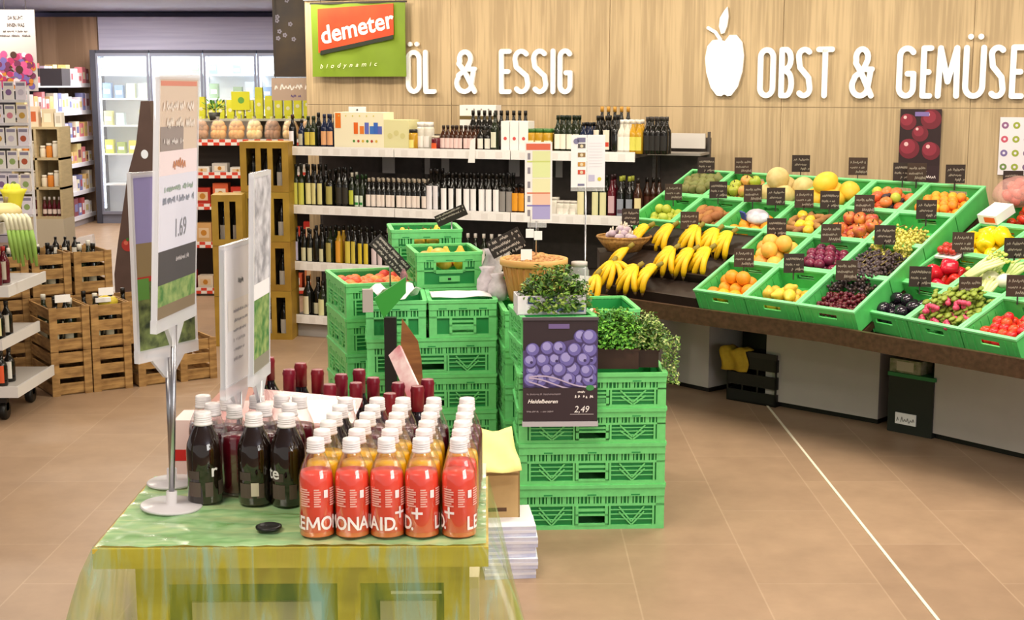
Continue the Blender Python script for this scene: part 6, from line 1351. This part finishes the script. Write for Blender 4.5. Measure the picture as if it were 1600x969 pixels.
def wrap(mb, v, f, r, m, phi0, z0, sx=1.0):                 # bend flat lettering round a bottle; phi0 = direction of x = 0
    mb.add([(r*sin(phi0+x*sx/r), -r*cos(phi0+x*sx/r), z0+y) for x, y, _ in v], f, m)
def grid_rect(x0, x1, y0, y1, n=6):
    v = []; f = []
    for i in range(n+1): v += [(x0+(x1-x0)*i/n, y0, 0), (x0+(x1-x0)*i/n, y1, 0)]
    for i in range(n): f.append((2*i, 2*i+2, 2*i+3, 2*i+1))
    return v, f
RB = .0310
PRW = C('#fdf2ee', .5); PRP = mat('faded_print', '#f2b4a4', .5)
def lemon_print(parent, ch0, deg):
    mb = MB(); x = 0
    letters = 'LEMONAID.+'
    adv = {'L': .0165, 'E': .0175, 'M': .0300, 'O': .0262, 'N': .0240, 'A': .0232, 'I': .0088, 'D': .0205, '.': .0075, '+': .018}
    xs = {}
    for ch in letters: xs[ch] = x; x += adv[ch]
    org = xs[ch0]+adv[ch0]/2; rot = R(deg)
    for ch in letters[:-1]:
        if ch == 'M':
            hh, ww, tk = .0238, .0225, .0042; P5 = [(0, 0), (.002, hh), (ww/2, .004), (ww-.002, hh), (ww, 0)]; o_ = rot+(xs[ch]+.0028-org)*.90/RB
            for (x0, y0), (x1, y1) in zip(P5, P5[1:]):
                nn = 5
                for q in range(nn):
                    a0, b0 = x0+(x1-x0)*q/nn, y0+(y1-y0)*q/nn; a1, b1 = x0+(x1-x0)*(q+1)/nn, y0+(y1-y0)*(q+1)/nn
                    wrap(mb, [(a0-tk/2, b0, 0), (a0+tk/2, b0, 0), (a1+tk/2, b1, 0), (a1-tk/2, b1, 0)], [(0, 1, 2, 3)], RB+.0006, PRW, o_, .0155)
            continue
        v, f = text_geo(ch, .0340, .0008, cuts=.003); wrap(mb, v, f, RB+.0006, PRW, rot+(xs[ch]-org)*.90/RB, .0155, .86)
    c = rot+(xs['+']+.006-org)*.90/RB
    v, f = grid_rect(-.0105, .0105, -.0022, .0022); wrap(mb, v, f, RB+.0006, PRW, c, .046)
    v, f = grid_rect(-.0022, .0022, -.0105, .0105); wrap(mb, v, f, RB+.0006, PRW, c, .046)
    mb.build('brand_lettering', parent)
    mb = MB()
    rot = R(10)
    for c, w_, n_ in [(-.034, .020, 8), (-.006, .012, 8), (.024, .018, 8), (.052, .012, 7)]:
        for k in range(n_): v, f = grid_rect(c, c+w_*(1 if k % 3 else .8), -.0013, .0013, 4); wrap(mb, v, f, RB+.0005, PRP, rot, .088-.0042*k)
    v, f = grid_rect(.012, .020, -.007, .007, 3); wrap(mb, v, f, RB+.0006, PRW, rot, .080)
    mb.build('small_print', parent)
LIQ = {'coral': mat('coral_lemonade', '#ff4c38', .3, color2='#ff5c3c', nscale=10, sss=.3), 'yellow': mat('passionfruit_lemonade', '#ffc40e', .3, sss=.3), 'red': mat('dark_red_drink', '#6e1022', .25), 'maroon': mat('maroon_drink', '#4a0d18', .25)}
cols = [492.5, 548.5, 603.5, 658, 716.5]; rots = [('M', -6), ('N', 8), ('D', 10), ('+', -8), ('+', -28)]
lpos = []
for px in cols: q = atz(px, 846, TZ); lpos.append((q.x, q.y+.031))
order5 = ['leftmost', 'second from left', 'middle one', 'second from right', 'rightmost']
sp = .0645
protos = {}
for k in range(5):
    t = drink('lemonade_bottle', LIQ['coral']); t.location = (lpos[k][0], lpos[k][1], TZ+.0045)
    lemon_print(t, *rots[k]); tag(t, 'coral red lemonade bottle in the front row, %s' % order5[k], 'bottle', 'bottles on the foreground table')
pr = {'coral': Proto(drink('lemonade_bottle', LIQ['coral'])), 'yellow': Proto(drink('yellow_drink_bottle', LIQ['yellow'])), 'red': Proto(drink('red_drink_bottle', LIQ['red'])), 'maroon': Proto(drink('maroon_drink_bottle', LIQ['maroon'])), 'brown': Proto(drink('iced_tea_bottle', None, brown=True))}
nm = {'coral': 'coral red lemonade bottle', 'yellow': 'golden yellow drink bottle', 'red': 'dark red drink bottle', 'maroon': 'maroon drink bottle', 'brown': 'dark brown iced tea bottle'}
rowt = {1: ['yellow', 'yellow', 'yellow', 'yellow', 'coral'], 2: ['yellow']*5, 3: ['brown', 'maroon', 'yellow', 'yellow', 'red'], 4: ['brown', 'red', 'maroon', 'maroon', 'red'], 5: ['maroon', 'red', 'red', 'maroon', 'red']}
for j in range(1, 6):
    for k in range(5):
        c = rowt[j][k]; x = lpos[k][0]+.003*j*(1 if k < 2 else .3); y = lpos[k][1]+sp*j
        if j > 3: x += .0
        pr[c].put(loc=(x, y, TZ+.0045), rz=random.uniform(0, 6), label='%s on the table, %s row behind the front one, %s' % (nm[c], ['first', 'second', 'third', 'fourth', 'fifth'][j-1], order5[k]), group='bottles on the foreground table')
# left group of iced tea bottles
lefts = [(316, 793, 'r'), (396, 795, ''), (447, 797, 'e')]
def tea_print(parent, rot, shown):
    mb = MB(); xs = {}; x = 0; rot_in = rot[1]
    for ch, a in zip('chariteA', (.0150, .0165, .0155, .0115, .0080, .0110, .0165, .0155)): xs[ch] = x; x += a
    xs['E'] = xs['e']; org = xs[rot[0]]+.007; rot = R(rot[1])
    for ch in {45: 'r', 180: '', -36: 'te'}[rot_in]: v, f = text_geo(ch.lower(), .034, .0006, cuts=.003); wrap(mb, v, f, RB+.0006, C('#e8e4e0', .5), rot+(xs[ch]-org)/RB, .055)
    mb.build('brand_lettering', parent); rot = .1
    mb = MB()
    for (c, w_, z0, z1) in [(-.030, .026, .016, .044), (.004, .014, .016, .044), (.030, .022, .016, .044)]:
        v, f = grid_rect(c, c+w_, z0, z1, 5); wrap(mb, v, f, RB+.0005, C('#56483e', .6), rot, 0)
    v, f = grid_rect(-.030, -.006, .050, .066, 4); wrap(mb, v, f, RB+.0005, C('#4a3e36', .6), rot, 0)
    mb.build('paper_label', parent)
tq = []
for i, ((px, py, s), rot) in enumerate(zip(lefts, [('r', 45), ('h', 180), ('E', -36)])):
    q = atz(px, py, TZ); tq.append(q); t = drink('iced_tea_bottle', None, brown=True); t.location = (q.x, q.y+.031, TZ+.0045); tea_print(t, rot, s)
    if i == 1: mb = MB(); v, f = grid_rect(-.006, .008, .020, .046, 3); wrap(mb, v, f, RB+.0009, C('#cfc4ae', .6), .1, 0); mb.build('barcode_label', t)
    t.scale = (1.07, 1.07, 1.0)
    tag(t, 'dark brown iced tea bottle near the table edge, %s' % ['leftmost', 'middle one with a pale sticker', 'right one beside the lemonade'][i], 'bottle', 'bottles on the foreground table')
k = 0
for (px, dy, c) in [(332, .075, 'maroon'), (366, .055, 'red'), (412, .070, 'maroon'), (452, .072, 'maroon'), (318, .145, 'maroon'), (356, .125, 'red'), (402, .140, 'maroon'), (440, .150, 'maroon'), (468, .140, 'red')]:
    q = atz(px, 793, TZ); x = q.x*(1+dy/2.58); pr[c].put(loc=(x, q.y+.031+dy, TZ+.0045), rz=k, label='%s behind the iced tea bottles, %s in the %s row' % (nm[c], ['first from left', 'second from left', 'third from left', 'fourth from left', 'fifth from left'][k if k < 4 else k-4], 'nearer' if k < 4 else 'farther'), group='bottles on the foreground table'); k += 1

# second table with wine bottles
T2 = (-.73, 2.83, .79)
t = thing('rear_table', 'low beige table behind the foreground one, hidden by the bottles', 'table', (T2[0], T2[1], 0)); mb = MB(); mb.box(0, 0, .765, .66, .9, .79, C('#d9cba8')); mb.build('tabletop', t)
for x in (.02, .60):
    for y in (.02, .84): mb = MB(); mb.box(x, y, 0, x+.04, y+.04, .765, C('#d9cba8')); mb.build('leg', t)
WG = mat('wine_glass_dark', '#160d10', .08, spec=.7); CAP = mat('burgundy_capsule', '#7c1226', .35, vary=.04)
mb = MB(); mb.lathe([(.034, 0), (.037, .006), (.037, .185), (.033, .205), (.020, .228), (.0148, .24), (.0142, .262)], WG, 22); wb = mb.build('wine_bottle'); wb['category'] = 'bottle'
mb = MB(); mb.lathe([(.0158, .247), (.0160, .30), (.0150, .305), (.0146, .307), (.013, .3075)], CAP, 20); mb.lathe([(.0166, .293), (.0170, .297), (.0166, .300)], CAP, 20, cap=False); mb.build('capsule', wb)
mb = MB(); mb.lathe([(.0375, .06), (.0375, .15)], C('#e9e0cf'), 22, cap=False); mb.build('paper_label', wb); wb = Proto(wb)
wine = [(408, 592, 3.60), (420, 580, 3.66), (452, 592, 3.50), (470, 583, 3.58), (496, 586, 3.50), (515, 590, 3.32), (533, 583, 3.44), (556, 590, 3.34), (561, 578, 3.50), (583, 584, 3.40), (609, 596, 3.22), (622, 590, 3.34), (652, 598, 3.30), (668, 592, 3.38)]
for i, (px, py, Y) in enumerate(wine):
    q = aty(px, py, Y); z = q.z-.3075
    lvl = T2[2]+.001
    wb.put(loc=(q.x, Y, lvl), label='dark wine bottle with burgundy capsule behind the drinks, %s' % nth(i), group='wine bottles with burgundy capsules')
# pink wrapped case
t = thing('wrapped_case', 'pink and white film-wrapped case behind the iced tea bottles', 'case', (-.665, 2.90, T2[2]+.001), R(2))
mb = MB(); w, d, h = .315, .25, .305; mb.box(0, 0, 0, w, d, h, mat('pink_case', '#efc9c4', .35, color2='#f6e4e0', nscale=9)); mb.build('case_body', t)
mb = MB(); PF = mat('pink_film', '#f0a8a4', .15, alpha=.45)
mb.add([(-.006, -.004, h+.02), (w+.012, -.004, h+.004), (w+.02, d*.8, h+.014), (.02, d, h+.036)], [(0, 1, 2, 3)], PF); mb.add([(-.006, -.005, h+.02), (w+.012, -.005, h+.004), (w+.012, -.006, .1), (-.01, -.006, .1)], [(0, 1, 2, 3)], PF); mb.build('pink_wrap', t)
mb = MB(); rect(mb, .045, h-.055, .085, h-.02, -.0075, C('#d0302a')); rect(mb, .12, h-.06, .18, h-.02, -.0075, C('#f4f0ee')); rect(mb, .2, h-.06, .29, h-.02, -.0075, C('#f4f0ee')); mb.build('printed_patch', t)
t = thing('small_carton', 'small pink and white carton with red stripe beside the sign pole', 'carton', (-.735, 2.98, T2[2]+.001)); mb = MB(); mb.box(0, 0, 0, .06, .1, .30, C('#f0d9d4')); mb.build('box_body', t); mb = MB(); rect(mb, 0, .21, .06, .235, -.001, C('#cf2a26')); mb.build('red_stripe', t)

# sign holders on the table ----------------------------------------
def base_pole(t, x, y, z1, r=.058, pr_=.0055, m=STEEL):
    mb = MB(); mb.lathe([(r, 0), (r, .003), (r*.96, .005), (.010, .006), (.010, .03)], mat('frosted_base', '#e2dde0', .25, alpha=.75), 36, Matrix.Translation((x, y, 0))); mb.build('base_disc', t)
    mb = MB(); mb.tube([(x, y, .006), (x, y, z1)], pr_, m, 12); mb.build('pole', t)
def panel_sign(name, label, c, yaw, w, z0, z1, layers, base_r=.058, text=None, lean=0):
    t = thing(name, label, 'sign', c, yaw)
    mb = MB(); mb.box(-w/2, -.003, z0, w/2, .003, z1, C('#f1eeee')); s = mb.build('poster_sheet', t)
    mb = MB()
    for i, (x0, a, x1, b, col) in enumerate(layers): rect(mb, -w/2+w*x0, z0+(z1-z0)*a, -w/2+w*x1, z0+(z1-z0)*b, -.0035-.0002*i, C(col) if isinstance(col, str) else col)
    if text:
        for kind, s_, x, z, hh, col, sx in text:
            if kind == 't': text_on(mb, s_, -w/2+w*x, z0+(z1-z0)*z, hh, C(col), -.0035-.0002*(len(layers)+1), sx=sx)
            else: scrawl(mb, -w/2+w*x, -w/2+w*(x+sx), z0+(z1-z0)*z, hh, C(col), -.0035-.0002*(len(layers)+1), s_)
    mb.build('poster_print', t)
    mb = MB(); FRM = mat('clear_frame', '#f4f4f8', .12, alpha=.55)
    mb.box(-w/2-.006, -.006, z0-.02, w/2+.006, .006, z0+.004, FRM); mb.box(-w/2-.006, -.005, z1-.004, w/2+.006, .005, z1+.006, FRM); mb.box(-w/2-.006, -.005, z0, -w/2, .005, z1, FRM); mb.box(w/2, -.005, z0, w/2+.006, .005, z1, FRM)
    mb.prism([(-.045, z0-.02), (.045, z0-.02), (.010, z0-.06), (-.010, z0-.06)], -.004, .004, FRM, UPR); mb.build('clear_frame', t)
    base_pole(t, 0, .0, z0-.02, base_r)
    t.matrix_world = Matrix.Translation(c) @ Matrix.Rotation(R(lean), 4, 'Y') @ Matrix.Rotation(yaw, 4, 'Z')
    return t
VEG = mat('printed_vegetables', '#3f7a3a', .5, color2='#9ab06a', nscale=45)
VEG2 = mat('printed_dark_vegetables', '#2c3a26', .5, color2='#8a9a5a', nscale=38)
q = atz(268, 795, TZ); H = lambda py, Y: aty(268, py, Y).z-TZ-.0045
panel_sign('price_sign', 'tall narrow price sign with pale beige top and green vegetable picture', (q.x, q.y, TZ+.0045), R(84), .205, H(490, q.y), H(120, q.y),
           [(0, .62, 1, 1, '#d9c6b4'), (.03, .965, .97, .985, '#d98c7a'), (.03, .70, .62, .80, '#9a8f8c'), (0, .48, 1, .70, '#eedfe2'), (0, .28, 1, .60, '#dfe0ee'), (0, .06, 1, .29, '#4c4a4c'), (0, .055, 1, .15, VEG), (0, .0, 1, .06, '#86755c')],
           text=[('s', 3, .08, .86, .020, '#f2e9e0', .8), ('s', 4, .08, .79, .022, '#efe6dc', .8), ('s', 5, .1, .725, .012, '#e9e4e2', .5), ('s', 6, .35, .62, .022, '#cf8f6a', .3), ('s', 7, .08, .53, .012, '#9db3a4', .8), ('s', 8, .1, .48, .014, '#8f95a4', .8), ('t', '1.69', .40, .335, .034, '#8a8c94', .8), ('s', 9, .45, .23, .010, '#c9c4c4', .35)], lean=3)
p0 = aty(262, 545, 2.74); 
t = panel_sign('picture_sign', 'lilac and dark green vegetable picture sign behind the tall price sign', (p0.x, 2.735, TZ+.0045), R(60), .155, aty(262, 545, 2.74).z-TZ, aty(262, 275, 2.74).z-TZ,
           [(0, .62, 1, 1, '#a7a0d6'), (0, .40, 1, .62, '#a08a60'), (0, .0, 1, .42, VEG2), (0, .40, .3, .43, '#c9402c'), (.0, .30, .2, .42, '#6aa84a')], .050)
p0 = aty(371, 595, 2.765)
panel_sign('text_sign', 'white text sheet in a clear holder behind the wrapped case', (p0.x, 2.760, TZ+.0045), R(81), .170, p0.z-TZ-.004, aty(371, 385, 2.765).z-TZ,
           [(.1, .40, .9, .62, '#f3ece4')], .040, text=[('s', 20, .45, .72, .012, '#5a5a60', .15)]+[('s', 21+i, .28, .52-.07*i, .008, '#b0aeb4', .5-.04*i) for i in range(6)], lean=1.2)
p0 = aty(403, 575, 2.765)
panel_sign('narrow_sign', 'narrow grey picture sign seen almost edge-on beside the white text sheet', (p0.x, 2.742, TZ+.0045), R(86), .125, p0.z-TZ-.004, aty(403, 275, 2.765).z-TZ,
           [(0, .42, 1, 1, mat('grey_photo', '#8f8f98', .5, color2='#dcdce2', nscale=30)), (0, .38, 1, .46, '#f2f0f2'), (0, .0, 1, .38, VEG), (0, .0, 1, .08, '#8c8878')], .040, lean=1.8)

# ------------------------------------------------------------------ ceiling lamps that belong to the lights
